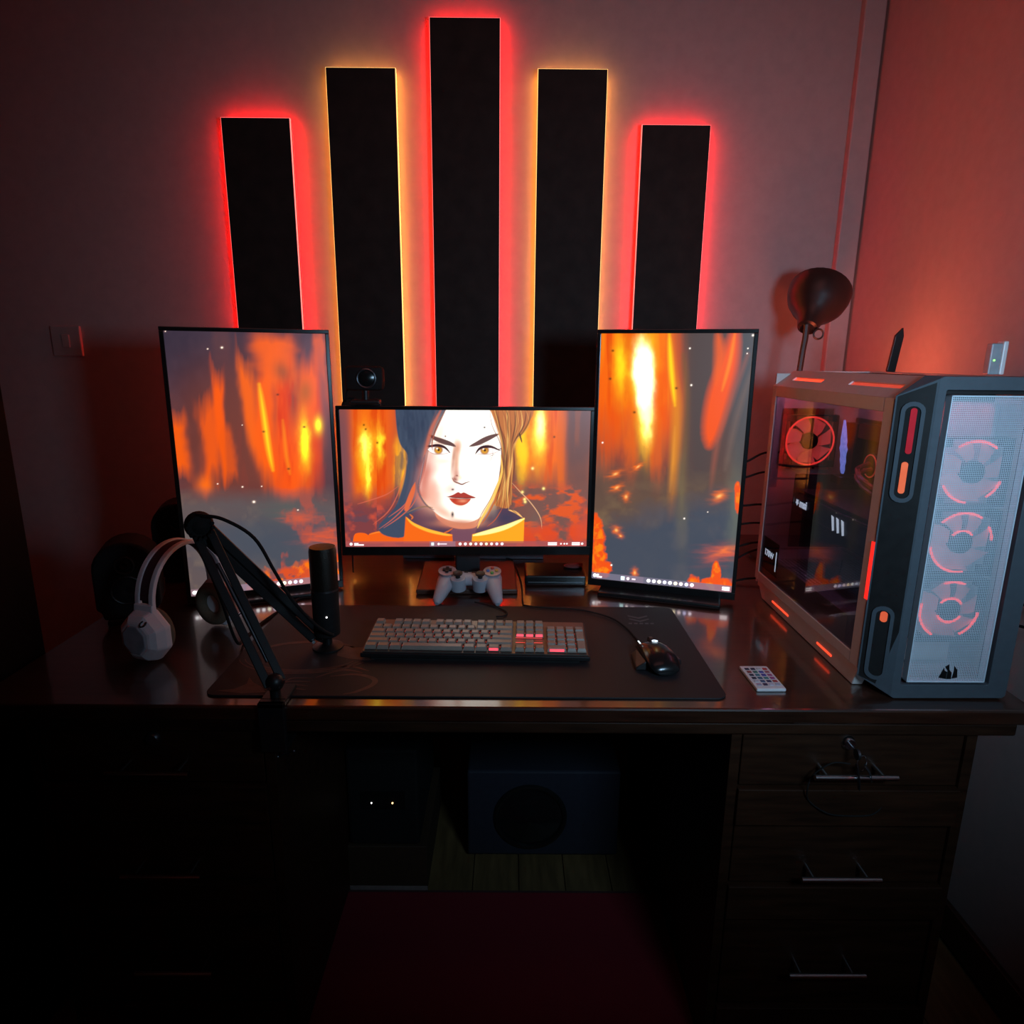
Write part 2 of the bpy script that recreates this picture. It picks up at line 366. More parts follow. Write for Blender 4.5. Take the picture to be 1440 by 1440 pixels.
class Canvas:
    """paints linear colours on an array of vertices whose picture coordinates are X, Y"""
    def __init__(s, nx, ny, quad, scale=1, off=(0, 0)):
        # quad: TL, TR, BR, BL of the picture in drawing units -> homography from (u,v)
        src = [(0, 0), (1, 0), (1, 1), (0, 1)]; A = []; bb = []
        for (u, v), (x, y) in zip(src, quad):
            A.append([u, v, 1, 0, 0, 0, -u*x, -v*x]); bb.append(x)
            A.append([0, 0, 0, u, v, 1, -u*y, -v*y]); bb.append(y)
        h = np.linalg.solve(np.array(A, float), np.array(bb, float))
        u, v = np.meshgrid(np.linspace(0, 1, nx+1), np.linspace(0, 1, ny+1))
        s.u, s.v = u, v
        den = h[6]*u+h[7]*v+1
        s.X = ((h[0]*u+h[1]*v+h[2])/den-off[0])*scale; s.Y = ((h[3]*u+h[4]*v+h[5])/den-off[1])*scale
        s.C = np.zeros(u.shape+(3,)); s.nx, s.ny = nx, ny
    def mix(s, a, c, gain=1):
        c = np.array(lin(c))*gain; a = np.clip(a, 0, 1)[..., None]
        s.C = s.C*(1-a)+c*a
    def blob(s, x, y, rx, ry, c, a=1, gain=1, rot=0, p=2, warp=0, seed=3):
        dx, dy = s.X-x, s.Y-y
        if warp:
            dx = dx+(fbm(s.X, s.Y, rx*1.2, ry*.5, seed)-.5)*2*warp*rx; dy = dy+(fbm(s.X, s.Y, rx, ry*.5, seed+1)-.5)*warp*ry
        cr, sr = math.cos(rot), math.sin(rot)
        q = ((dx*cr+dy*sr)/rx)**2+((-dx*sr+dy*cr)/ry)**2
        s.mix(a*np.exp(-q**(p/2)), c, gain)
    def segd(s, pts, W=None):
        d = np.full(s.X.shape, 1e9)
        for k in range(len(pts)-1):
            ax, ay = pts[k]; bx, by = pts[k+1]; ex, ey = bx-ax, by-ay
            t = np.clip(((s.X-ax)*ex+(s.Y-ay)*ey)/(ex*ex+ey*ey+1e-9), 0, 1)
            dd = np.hypot(s.X-ax-t*ex, s.Y-ay-t*ey)
            if W is not None:
                f = (k+t)/(len(pts)-1); dd = dd-W*np.clip(np.sin(PI*np.clip(f, .03, .97))**.6, 0, 1)
            d = np.minimum(d, dd)
        return d
    def cr(s, pts, sub=5, closed=False):
        P = [Vector((x, y, 0)) for x, y in pts]
        if closed: P = P+[P[0]]
        return [(p.x, p.y) for p in smooth(P, sub)]
    def stroke(s, pts, w, c, a=1, gain=1, soft=2.5, taper=True, sub=4):
        pts = s.cr(pts, sub)
        d = s.segd(pts, w/2) if taper else s.segd(pts)-w/2
        s.mix(a*np.clip(.5-d/soft, 0, 1), c, gain)
    def poly(s, pts, c, a=1, gain=1, soft=3, curve=True, shade=None):
        if curve: pts = s.cr(pts, 4, True)
        n = len(pts); inside = np.zeros(s.X.shape, bool)
        for k in range(n):
            x0, y0 = pts[k]; x1, y1 = pts[(k+1) % n]
            if y0 == y1: continue
            cnd = ((s.Y >= min(y0, y1)) & (s.Y < max(y0, y1)))
            xi = x0+(s.Y-y0)*(x1-x0)/(y1-y0)
            inside ^= cnd & (s.X < xi)
        d = s.segd(list(pts)+[pts[0]]); d = np.where(inside, -d, d)
        s.mix(a*np.clip(.5-d/soft, 0, 1), c, gain)
    def taskbar(s, h, c, dark, seed=1, icons=True, right=True, sq=1.0, wide=True):
        m_ = (s.v > 1-h)
        s.mix(m_*.8, c)
        yc = 1-h*.5
        asp = (s.ny/s.nx)
        def dot(u0, r, cc, gain=1.2, wu=1.0, hv=1.0):
            q = np.maximum(np.abs(s.u-u0)/(r*wu), np.abs(s.v-yc)/(r/asp*hv*1.0))
            s.mix((q < 1)*1., cc, gain)
        def disc(u0, r, cc, gain=1.3, dy=0):
            q = np.hypot((s.u-u0), (s.v-yc-dy)*asp)/r
            s.mix(np.clip((1-q)*4, 0, 1), cc, gain)
        R = .3*h*asp
        disc(.022*sq, R, (255, 255, 255))
        for k, (a, b) in enumerate(((.035, .052), (.035, .075))):
            s.mix(((s.u > a*sq) & (s.u < b*sq) & (abs(s.v-(yc-h*.14+k*h*.30)) < h*.10))*1., (255, 240, 240), 1.1)
        st = .358 if wide else .23
        s.mix(((s.u > st-.012) & (s.u < st+.095*(1 if wide else 1.6)) & m_)*.5, (150, 130, 150))
        dot(st, R*.9, (200, 235, 235))
        disc(st+.025*(1 if wide else 1.6), R*.8, (255, 230, 230))
        s.mix(((abs(s.u-st-.045*(1 if wide else 1.8)) < .014) & (abs(s.v-yc) < h*.12))*.9, (240, 220, 230))
        cs = [(255, 255, 255), (250, 250, 255), (255, 250, 220), (220, 220, 240), (255, 255, 255), (255, 235, 190), (255, 225, 225), (225, 215, 255), (255, 235, 250)]
        step = .0218 if wide else .0385; u0 = .472 if wide else .42
        for k, cc in enumerate(cs): disc(u0+k*step, R, cc)
        if wide:
            for a, b in ((.838, .876), (.938, .972)):
                for k in (-1, 1): s.mix(((s.u > a) & (s.u < b) & (abs(s.v-yc-k*h*.17) < h*.11))*1., (255, 240, 240), 1.1)
            for q in (.893, .907, .918): disc(q, R*.6, (255, 240, 240))
            disc(.982, R*.8, (255, 255, 255))
        else:
            for k in (-1, 1): s.mix(((s.u > .935) & (s.u < .985) & (abs(s.v-yc-k*h*.17) < h*.11))*1., (255, 240, 240), 1.1)
    def build(s, name, parent, W, H, yoff, gain=1.0, hot=1.1):
        n = (s.nx+1)*(s.ny+1)
        co = np.stack([(s.u-.5)*W, np.full(s.u.shape, yoff), (.5-s.v)*H], -1).reshape(-1, 3)
        idx = np.arange(n).reshape(s.ny+1, s.nx+1)
        q = np.stack([idx[1:, :-1], idx[1:, 1:], idx[:-1, 1:], idx[:-1, :-1]], -1).reshape(-1, 4)
        me = bpy.data.meshes.new(name)
        me.vertices.add(n); me.vertices.foreach_set('co', co.ravel())
        me.loops.add(q.size); me.loops.foreach_set('vertex_index', q.ravel())
        me.polygons.add(len(q)); me.polygons.foreach_set('loop_start', np.arange(0, q.size, 4))
        me.update(calc_edges=True); me.validate()
        at = me.color_attributes.new('picture', 'FLOAT_COLOR', 'POINT')
        Cc = s.C.reshape(-1, 3); lum = Cc @ np.array([.2126, .7152, .0722])
        c4 = np.ones((n, 4)); c4[:, :3] = Cc*(1.02+hot*np.clip((lum-.45)/.55, 0, 1))[:, None]
        at.data.foreach_set('color', c4.ravel())
        M = bpy.data.materials.new('lit_screen_'+name); M.use_nodes = True; nt = M.node_tree
        b = nt.nodes['Principled BSDF']; b.inputs['Base Color'].default_value = (.004, .004, .004, 1); b.inputs['Roughness'].default_value = .35
        vc = nt.nodes.new('ShaderNodeVertexColor'); vc.layer_name = 'picture'
        nt.links.new(vc.outputs[0], b.inputs['Emission Color']); b.inputs['Emission Strength'].default_value = gain
        me.materials.append(M)
        o = bpy.data.objects.new(name, me); col.objects.link(o); o.parent = parent
        return o

def flame(c, x, y, w, h, colr, a=.95, gain=1.0, seed=1, lean=0):
    """soft vertical column of fire"""
    dx = c.X-x-lean*(c.Y-y)+(fbm(c.X, c.Y, w*1.5, h*.6, seed)-.5)*w*1.1
    e = np.clip((1-np.abs(c.Y-y+(fbm(c.X, c.Y, w*.6, h, seed+5)-.5)*h*.5)/(h*.5))*2.2, 0, 1)
    c.mix(a*np.exp(-(dx/(w*.5))**4)*e, colr, gain)

def paint_left():
    c = Canvas(260, 462, [(231, 466), (457, 469), (477.5, 815), (268, 840)])
    n1 = fbm(c.X, c.Y, 45, 60, 2); n2 = fbm(c.X, c.Y, 16, 90, 9); n3 = fbm(c.X, c.Y, 22, 22, 5)
    c.mix(np.ones_like(n1), (66, 52, 66)); c.mix(np.clip((n1-.5)*3, 0, .8), (98, 62, 66)); c.mix(np.clip((.45-n1)*3, 0, .6), (46, 40, 56))
    c.blob(345, 620, 120, 120, (125, 60, 42), .75, p=4)
    flame(c, 254, 625, 27, 115, (255, 96, 4), .9, 1, 11, .12)
    flame(c, 291, 625, 24, 150, (250, 92, 10), .85, 1, 13, .02); c.blob(288, 683, 11, 13, (255, 110, 20), .9)
    flame(c, 309, 590, 17, 165, (255, 92, 5), .95, 1, 17, .07); flame(c, 320, 640, 22, 90, (240, 88, 8), .7, 1, 19, .05)
    flame(c, 352, 570, 24, 160, (255, 102, 8), .9, 1, 23, .12); flame(c, 376, 600, 34, 210, (255, 95, 0), 1, 1, 27, .12)
    flame(c, 404, 590, 36, 240, (250, 84, 0), 1, 1, 31, .08); flame(c, 432, 600, 40, 230, (255, 92, 0), 1, 1, 37, .05)
    flame(c, 400, 510, 75, 90, (255, 98, 8), .9, 1, 43, .1); flame(c, 448, 500, 22, 80, (250, 95, 20), .75, 1, 45, .12)
    c.mix(np.clip((n2-.53)*4, 0, .75)*np.exp(-((c.X-405)/52)**4-((c.Y-600)/90)**4), (215, 45, 0))
    c.stroke([(365, 540), (371, 580), (378, 630), (384, 660)], 7, (255, 190, 20), .85, 1.15, soft=6)
    c.stroke([(398, 590), (403, 640), (408, 665)], 4, (255, 140, 10), .8, 1, soft=5)
    c.blob(429, 618, 7, 32, (255, 215, 20), .95, 1.35, rot=-.05, warp=.4); c.blob(448, 596, 6, 11, (255, 220, 30), .95, 1.3)
    c.blob(430, 550, 10, 18, (165, 90, 25), .7); c.blob(397, 522, 11, 15, (120, 80, 50), .6, rot=-.5); c.blob(432, 490, 7, 22, (95, 60, 70), .8)
    c.blob(455, 560, 6, 60, (120, 70, 75), .7, rot=-.08)
    sm = np.clip((c.Y-682-18*(n3-.5))/30, 0, 1)
    c.mix(sm, (98, 84, 84)); c.mix(sm*np.clip((n3-.5)*3, 0, .7), (125, 105, 92))
    c.blob(380, 765, 100, 50, (68, 78, 92), .85, p=3, warp=.5); c.blob(400, 715, 30, 16, (88, 92, 88), .7, warp=.8)
    c.mix(sm*np.clip((fbm(c.X, c.Y, 18, 26, 51)-.52)*5, 0, .65)*(c.X > 395), (190, 80, 60))
    c.blob(425, 728, 20, 8, (215, 90, 60), .8, warp=1.2); c.blob(455, 752, 22, 12, (240, 90, 40), .75, warp=1.6, seed=8)
    fl = np.clip((c.Y-(818-.40*(c.X-330)*.9)+28*(fbm(c.X, c.Y, 16, 18, 61)-.5))/10, 0, 1)*(c.X > 345)
    c.mix(fl*.9, (225, 80, 30)); c.mix(fl*np.clip((fbm(c.X, c.Y, 9, 11, 63)-.45)*5, 0, 1), (255, 120, 15)); c.mix(fl*np.clip((fbm(c.X, c.Y, 11, 9, 67)-.52)*7, 0, .8), (90, 75, 85))
    for x, y, r in ((234, 467, 1.2), (293, 491, 1.4), (313, 489, 2.2), (341, 684, 1.6), (357, 705, 2.6), (368, 683, 1.2), (419, 716, 1.4), (341, 597, 1), (306, 680, 1.3)):
        c.blob(x, y, r*.75, r*.6, (255, 225, 205), 1, 1.2)
    for x, y in ((371, 606), (391, 554), (406, 658), (428, 599)): c.blob(x, y, 2, 1.4, (70, 40, 20), .9)
    c.taskbar(.027, (150, 120, 130), 1, wide=False)
    return c

def paint_right():
    c = Canvas(260, 462, [(847, 469), (1061, 471), (1029, 832), (832, 811)])
    n1 = fbm(c.X, c.Y, 40, 60, 2); n2 = fbm(c.X, c.Y, 11, 160, 19, 3); n3 = fbm(c.X, c.Y, 24, 20, 5)
    c.mix(np.ones_like(n1), (92, 68, 62)); c.mix(np.clip((n1-.5)*3, 0, .6), (118, 86, 70))
    f = np.exp(-((c.X-893-.06*(c.Y-560))/68)**8)*np.clip((665-c.Y+90*(n2-.5))/100, 0, 1)
    c.mix(f, (252, 104, 4)); c.mix(f*np.clip((n2-.52)*5, 0, .8), (225, 66, 0)); c.mix(f*np.clip((.42-n2)*5, 0, .6), (255, 140, 8))
    c.blob(873, 520, 9, 42, (255, 195, 20), .95, 1.15, warp=.5)
    c.blob(908, 530, 20, 64, (255, 190, 20), .95, 1.2, rot=-.05, p=3, warp=.4); c.blob(909, 590, 11, 45, (255, 190, 30), .95, 1.2, rot=.02, warp=.5)
    c.blob(907, 532, 14, 50, (255, 250, 200), 1, 1.7, rot=-.05, p=4, warp=.35, seed=12); c.blob(911, 588, 7, 26, (255, 240, 140), .9, 1.5, warp=.5)
    c.blob(930, 560, 12, 70, (246, 84, 0), .8, warp=.5); c.blob(866, 590, 16, 50, (240, 82, 4), .8, warp=.5); c.blob(888, 620, 9, 45, (240, 100, 20), .7, warp=.6); c.blob(925, 640, 8, 40, (220, 100, 40), .6, warp=.8)
    c.stroke([(943, 470), (946, 520), (952, 570), (950, 640), (946, 700), (943, 730)], 13, (225, 135, 30), .75, 1.05, soft=9)
    c.stroke([(942, 470), (945, 520), (950, 570)], 7, (255, 190, 10), .85, 1.15, soft=5); c.stroke([(950, 600), (947, 650), (943, 690)], 4, (235, 150, 50), .7, soft=4)
    c.stroke([(962, 500), (968, 560), (964, 640), (958, 720)], 9, (120, 88, 50), .7, soft=8)
    tr = np.exp(-((c.X-985-.03*(600-c.Y))/(15+8*n1))**4)*(c.Y < 800)
    c.mix(tr*.9, (82, 68, 66))
    c.mix(np.exp(-((c.X-1050)/24)**4)*.9, (78, 74, 76))
    c.stroke([(1036, 462), (1026, 510), (1012, 555), (1002, 600), (998, 625)], 30, (252, 86, 8), .95, 1, soft=12); c.stroke([(1010, 470), (1013, 500), (1008, 540)], 14, (245, 96, 20), .8, soft=9)
    c.stroke([(1034, 470), (1027, 510), (1016, 550)], 5, (255, 140, 20), .8, soft=4); c.stroke([(1052, 500), (1030, 560), (1010, 620), (1000, 690)], 6, (170, 90, 70), .6, soft=8)
    c.stroke([(1058, 520), (1036, 590), (1020, 660)], 7, (120, 95, 85), .6, soft=8)
    sm = np.clip((c.Y-650-30*(n3-.5))/60, 0, 1)
    c.mix(sm*.75, (104, 82, 68)); c.mix(sm*.8*np.clip((n3-.5)*3, 0, 1), (128, 104, 78))
    sm = np.clip((c.Y-690-.25*(960-c.X)-24*(n3-.5))/45, 0, 1)
    c.mix(sm*.92, (66, 76, 92)); c.mix(sm*np.clip((n1-.52)*3, 0, .5), (96, 92, 98))
    c.blob(960, 690, 7, 70, (120, 110, 80), .45, warp=.5); c.blob(1035, 720, 10, 60, (110, 115, 100), .6, warp=.6)
    for x, y, rx, ry, r in ((868, 684, 8, 4, -.5), (881, 697, 5, 6, 0), (867, 744, 6, 5, .6), (873, 752, 4, 3, .4), (1012, 697, 12, 6, -.45), (898, 655, 8, 3, -.6), (893, 804, 4, 6, 0), (866, 665, 9, 4, -.4)):
        c.blob(x, y, rx, ry, (255, 112, 30), .9, 1, rot=r, warp=.8)
        c.blob(x, y, rx*.4, ry*.4, (255, 190, 110), .8, 1.1, rot=r)
    c.blob(1012, 778, 24, 9, (225, 96, 70), .8, rot=-.25, warp=1.2); c.blob(1020, 773, 14, 4, (255, 125, 60), .8, rot=-.3, warp=.8)
    def fl_(x, y, rx, ry, sd):
        q = ((c.X-x)/rx)**2+((c.Y-y)/ry)**2+(fbm(c.X, c.Y, 12, 12, sd)-.5)*1.8
        c.mix(np.clip((1-q)*2.5, 0, 1), (245, 84, 22)); c.mix(np.clip((.6-q)*3, 0, 1)*np.clip((fbm(c.X, c.Y, 6, 8, sd+2)-.4)*5, 0, 1), (255, 135, 20))
    fl_(842, 770, 14, 42, 71); fl_(836, 735, 8, 18, 73); fl_(845, 798, 22, 12, 74); fl_(1008, 822, 30, 14, 75); fl_(1007, 806, 7, 20, 77); fl_(1038, 700, 5, 26, 79); fl_(975, 818, 10, 14, 81)
    for x, y, r in ((1059, 474, 2), (971, 491, 1.6), (973, 542, 1.8), (1052, 492, 1.3), (1051, 499, 1.2), (963, 728, 1.6), (848, 621, 1.5), (860, 793, 1.6), (996, 719, 1)):
        c.blob(x, y, r*.7, r*.7, (255, 240, 225), 1, 1.2)
    for x, y in ((893, 579), (863, 493), (952, 546), (859, 532)): c.blob(x, y, 2, 1.6, (50, 40, 10), .9)
    c.taskbar(.027, (125, 120, 140), 1, wide=False)
    return c

def paint_centre():
    c = Canvas(560, 316, [(477.5, 577), (829.5, 577.5), (826, 768), (487, 768)], 6, (530, 570))
    n1 = fbm(c.X, c.Y, 200, 300, 2); n2 = fbm(c.X, c.Y, 60, 700, 19, 4); n3 = fbm(c.X, c.Y, 130, 110, 5)
    c.mix(np.ones_like(n1), (122, 74, 66)); c.mix(np.clip((n1-.5)*3, 0, .7), (150, 82, 60))
    # left fire
    f = np.exp(-((c.X+40)/230)**4)*np.clip((900-c.Y+200*(n2-.5))/250, 0, 1)
    c.mix(f*.95, (248, 98, 14)); c.mix(f*np.clip((n2-.5)*5, 0, .8), (222, 62, 10))
    c.blob(-95, 400, 75, 300, (255, 170, 20), .9, 1.15, p=3, warp=.6); c.blob(-100, 350, 34, 95, (255, 245, 90), 1, 1.5, warp=.7); c.blob(-75, 560, 26, 130, (255, 225, 60), .95, 1.4, warp=.8)
    c.blob(25, 330, 30, 140, (255, 205, 40), .95, 1.25, warp=.8, seed=9); c.blob(205, 480, 60, 230, (255, 175, 30), .95, 1.2, p=3, warp=.3)
    c.blob(-290, 600, 80, 700, (118, 76, 84), .85, p=4, warp=.3)
    c.mix(np.clip((c.Y-760-150*(n3-.5))/130, 0, 1)*(c.X < 300)*.9, (128, 62, 66)); c.mix(np.clip((c.Y-720)/150, 0, 1)*(c.X < 300)*np.clip((n3-.5)*6, 0, .9), (205, 80, 60)); c.mix(np.clip((c.Y-820)/150, 0, 1)*(c.X < 300)*np.clip((.45-fbm(c.X, c.Y, 90, 60, 33))*6, 0, .7), (90, 70, 84))
    # right fire
    f = np.exp(-((c.X-1390)/190)**6)*np.clip((720-c.Y+200*(n2-.5))/250, 0, 1)
    c.mix(f, (250, 110, 8)); c.mix(f*np.clip((n2-.5)*5, 0, .7), (225, 70, 5))
    c.blob(1220, 380, 60, 260, (255, 190, 20), .95, 1.2, p=3, warp=.4); c.blob(1360, 230, 60, 230, (255, 215, 50), .95, 1.3, warp=.5); c.blob(1370, 160, 32, 110, (255, 250, 150), 1, 1.5, warp=.5)
    flame(c, 1560, 450, 90, 900, (235, 105, 15), .8, 1, 83); flame(c, 1690, 180, 50, 420, (190, 90, 30), .6, 1, 85)
    c.mix(np.exp(-((c.X-1690)/110)**4)*.55, (104, 76, 72))
    sm = np.clip((c.Y-600-180*(n3-.5))/160, 0, 1)*(c.X > 1100)
    c.mix(sm*.8, (122, 84, 76)); c.mix(sm*np.clip((fbm(c.X, c.Y, 120, 60, 91)-.52)*6, 0, .9), (235, 88, 24)); c.mix(np.clip((c.Y-960)/80, 0, 1)*(c.X > 1150)*np.clip((n3-.42)*5, 0, .9), (225, 72, 30)); c.blob(1330, 960, 60, 80, (118, 92, 84), .7, warp=.5)
    c.blob(1750, 1000, 60, 150, (215, 78, 50), .8, warp=.9)
    for x, y in ((1225, 730), (1250, 812), (1310, 530), (1245, 790), (1405, 700)): c.blob(x, y, 12, 12, (255, 220, 130), 1, 1.2)
    for x, y in ((3, 318), (-110, 170), (-95, 205), (1490, 265)): c.blob(x, y, 9, 9, (70, 40, 10), .9)
    # orange shoulders
    c.poly([(-80, 1140), (-60, 1080), (40, 1060), (140, 1075), (240, 1110), (250, 1150), (-60, 1160)], (240, 96, 22), 1, 1.05); c.stroke([(-60, 1085), (40, 1062), (140, 1075), (235, 1105)], 12, (255, 150, 50), .8, soft=8)
    c.poly([(-200, 1150), (-180, 1080), (-100, 1075), (-60, 1110), (-80, 1160)], (245, 98, 20), 1, 1.05)
    # hair mass on the left
    c.poly([(150, 20), (165, 200), (195, 330), (255, 420), (245, 560), (215, 700), (150, 860), (20, 1010), (60, 1090), (220, 1110), (300, 1000), (420, 860), (380, 700), (400, 500), (440, 300), (500, 150), (560, 20)], (64, 76, 98), soft=8)
    for k in range(26):
        x = 170+k*13+random.uniform(-9, 9); j1, j2 = random.uniform(-18, 18), random.uniform(-18, 18)
        c.stroke([(x+j1, 30), (x+10+k, 200), (x+20-k+j2, 420), (x+5-2*k+j1, 640), (x-40-3*k, 830)], random.uniform(8, 26), ((78, 90, 110) if k % 3 else (50, 58, 78)), .35, soft=22)
    c.mix(np.clip((fbm(c.X, c.Y, 50, 160, 77)-.5)*4, 0, .45)*((c.X < 440) & (c.X > 150) & (c.Y < 800)), (44, 54, 76))
    c.stroke([(500, 40), (440, 200), (400, 330), (380, 460)], 16, (130, 84, 84), .6, soft=16)
    c.blob(330, 180, 90, 130, (52, 62, 84), .5)
    # dark interior of the collar and neck
    c.poly([(240, 940), (330, 890), (470, 850), (620, 900), (900, 900), (1100, 860), (1230, 930), (1240, 960), (1000, 1060), (800, 1140), (630, 1140), (450, 1080), (290, 1010)], (88, 62, 82), curve=False, soft=8)
    c.blob(1090, 950, 90, 60, (62, 60, 84), .8); c.poly([(620, 1045), (845, 1030), (805, 1145), (625, 1145)], (120, 76, 92), curve=False, soft=8)
    c.poly([(480, 860), (500, 940), (570, 1000), (660, 1035), (760, 1040), (840, 1020), (870, 940), (700, 880)], (226, 132, 98), soft=8); c.blob(560, 985, 60, 25, (196, 100, 88), .7, rot=.5)
    # face
    face = [(585, 20), (520, 140), (455, 300), (425, 430), (400, 560), (362, 690), (395, 790), (450, 860), (520, 925), (600, 965), (700, 988), (780, 985), (860, 950), (930, 880), (1000, 740), (1030, 560), (1045, 380), (1030, 220), (960, 20)]
    c.poly(face, (255, 246, 234), 1, 1.12, soft=6)
    sv = c.C.copy()
    c.blob(430, 640, 85, 190, (236, 140, 118), .9, rot=.15, warp=.2); c.blob(390, 760, 60, 60, (228, 124, 104), .8); c.blob(470, 800, 90, 100, (240, 176, 150), .7, rot=-.6); c.blob(560, 900, 130, 45, (238, 170, 140), .75, rot=.55)
    c.blob(455, 420, 50, 60, (240, 196, 180), .7); c.blob(520, 250, 50, 150, (255, 214, 190), .7, rot=.3); c.blob(700, 985, 160, 28, (232, 160, 128), .7)
    c.blob(665, 480, 26, 130, (226, 156, 116), .85, rot=.04); c.blob(675, 360, 30, 60, (228, 150, 112), .8); c.blob(660, 590, 34, 55, (206, 112, 86), .8); c.blob(590, 620, 60, 110, (255, 228, 210), .7)
    c.blob(615, 700, 50, 50, (236, 190, 176), .6); c.blob(985, 700, 35, 160, (255, 230, 190), .6); c.blob(700, 840, 60, 22, (240, 190, 160), .6)
    c.blob(530, 620, 90, 60, (255, 244, 232), .8, 1.3)
    c.blob(405, 600, 40, 170, (214, 112, 96), .8, rot=.15); c.blob(640, 450, 16, 120, (196, 116, 82), .75, rot=.1); c.blob(470, 700, 60, 120, (244, 178, 156), .7, warp=.3)
    c.blob(760, 420, 30, 50, (255, 232, 214), .7); c.blob(560, 470, 80, 26, (250, 214, 196), .7); c.blob(905, 440, 80, 22, (255, 226, 206), .6); c.blob(700, 1000, 190, 26, (214, 130, 100), .8); c.blob(905, 900, 40, 90, (250, 206, 170), .7, rot=.6)
    n = len(face)
    # nose
    c.stroke([(632, 612), (650, 640), (685, 655), (715, 665), (745, 652), (782, 640)], 12, (120, 48, 40), .95, soft=7); c.blob(655, 622, 22, 14, (150, 50, 36), .8, rot=.5); c.stroke([(640, 640), (660, 590), (690, 600)], 7, (200, 110, 80), .5, soft=8)
    c.blob(700, 610, 20, 20, (255, 215, 180), .7)
    # mouth
    c.poly([(588, 770), (640, 752), (682, 730), (706, 740), (732, 732), (775, 752), (832, 777), (770, 783), (706, 778), (650, 778)], (176, 62, 52), soft=6)
    c.poly([(605, 780), (660, 782), (706, 786), (770, 784), (790, 790), (760, 825), (715, 842), (665, 835), (630, 812)], (206, 78, 52), soft=6)
    c.stroke([(585, 770), (650, 776), (706, 780), (770, 780), (836, 777)], 8, (92, 28, 28), .95, soft=5); c.blob(722, 805, 34, 12, (248, 160, 120), .85); c.blob(650, 800, 22, 16, (186, 50, 36), .6)
    # brows
    c.stroke([(436, 250), (490, 282), (560, 308), (615, 326), (655, 345)], 42, (84, 36, 36), .95, soft=7); c.stroke([(778, 345), (840, 322), (900, 292), (960, 265), (1018, 243)], 44, (88, 40, 38), .95, soft=7)
    c.blob(690, 330, 24, 40, (240, 180, 150), .5)
    # eyes
    for (pts, ix, iy, lash) in (([(425, 372), (460, 350), (515, 342), (570, 360), (612, 398), (570, 408), (500, 412), (455, 400)], 514, 376, [(415, 345), (450, 345), (510, 338), (568, 356), (612, 400)]),
                                ([(828, 404), (860, 368), (905, 352), (965, 358), (1030, 382), (985, 402), (920, 412), (865, 410)], 903, 378, [(826, 408), (858, 366), (905, 348), (968, 352), (1035, 382)])):
        c.poly(pts, (246, 232, 226), 1, 1.1, soft=5)
        c.blob(ix, iy, 38, 36, (168, 100, 30), 1, p=8); c.blob(ix, iy+6, 27, 24, (226, 160, 50), .95, p=5, gain=1.1); c.blob(ix+2, iy, 11, 12, (50, 24, 16), 1, p=5); c.blob(ix-11, iy-11, 7, 6, (255, 250, 240), 1, 1.2)
        c.stroke(lash, 24, (62, 30, 38), 1, soft=5); c.stroke([(pts[0][0], pts[0][1]+8), pts[7], pts[6], pts[5], pts[4]], 5, (150, 84, 76), .8, soft=5)
        c.stroke([(pts[1][0]-20, pts[1][1]-28), (pts[2][0], pts[2][1]-24), (pts[3][0]+10, pts[3][1]-20)], 5, (190, 120, 104), .7, soft=6)
    c.stroke([(1000, 372), (1040, 366), (1085, 348)], 10, (90, 50, 50), .8, soft=6); c.stroke([(965, 360), (972, 410), (955, 460), (930, 500)], 4, (120, 96, 110), .6, soft=5); c.stroke([(940, 430), (1000, 408)], 5, (90, 60, 70), .7)
    # specks and strands across the face
    c.blob(637, 918, 11, 22, (56, 44, 52), 1); c.blob(637, 708, 11, 8, (80, 50, 60), 1); c.blob(900, 187, 9, 8, (40, 30, 46), 1); c.blob(572, 262, 7, 7, (80, 60, 60), 1); c.blob(672, 592, 6, 6, (120, 50, 40), 1)
    c.stroke([(580, 30), (520, 150), (480, 240), (460, 320), (465, 380)], 13, (160, 82, 66), .95, soft=7); c.stroke([(540, 30), (470, 170), (430, 290), (395, 430)], 30, (214, 112, 84), .75, soft=14); c.stroke([(575, 30), (500, 175), (470, 260)], 5, (88, 48, 56), .9)
    c.stroke([(400, 420), (375, 560), (345, 700), (380, 790), (430, 850), (480, 880)], 18, (120, 96, 104), .9, soft=8); c.stroke([(392, 460), (372, 560), (352, 680)], 5, (190, 150, 150), .8); c.stroke([(372, 760), (420, 830), (480, 876)], 6, (246, 190, 150), .8)
    # right hair
    c.poly([(935, 20), (985, 130), (1030, 260), (1050, 400), (1060, 520), (1030, 640), (1000, 720), (990, 830), (1020, 850), (1110, 862), (1140, 760), (1135, 640), (1165, 480), (1160, 300), (1210, 240), (1260, 170), (1295, 20)], (196, 116, 62), soft=7)
    for k in range(22):
        t = k/21; x = 955+t*300
        cc = [(120, 62, 40), (232, 158, 84), (160, 88, 52), (255, 200, 110), (98, 52, 40)][k % 5]
        xe = 990+t*150
        j_ = [random.uniform(-22, 22) for _ in range(5)]
        c.stroke([(x+j_[0], 25), (x+28-25*t+j_[1], 170), (1048+t*110+j_[2]*.6, 330), (1055+t*95+j_[3]*.6, 520), (1020+t*110+j_[4], 700), (xe+j_[0]*.6, 850+j_[2])], random.uniform(7, 17), cc, .8, soft=7)
    c.stroke([(1290, 60), (1270, 150), (1215, 240), (1165, 270)], 12, (110, 70, 30), .8, soft=7); c.stroke([(1195, 230), (1205, 270), (1218, 315)], 14, (70, 44, 36), .9)
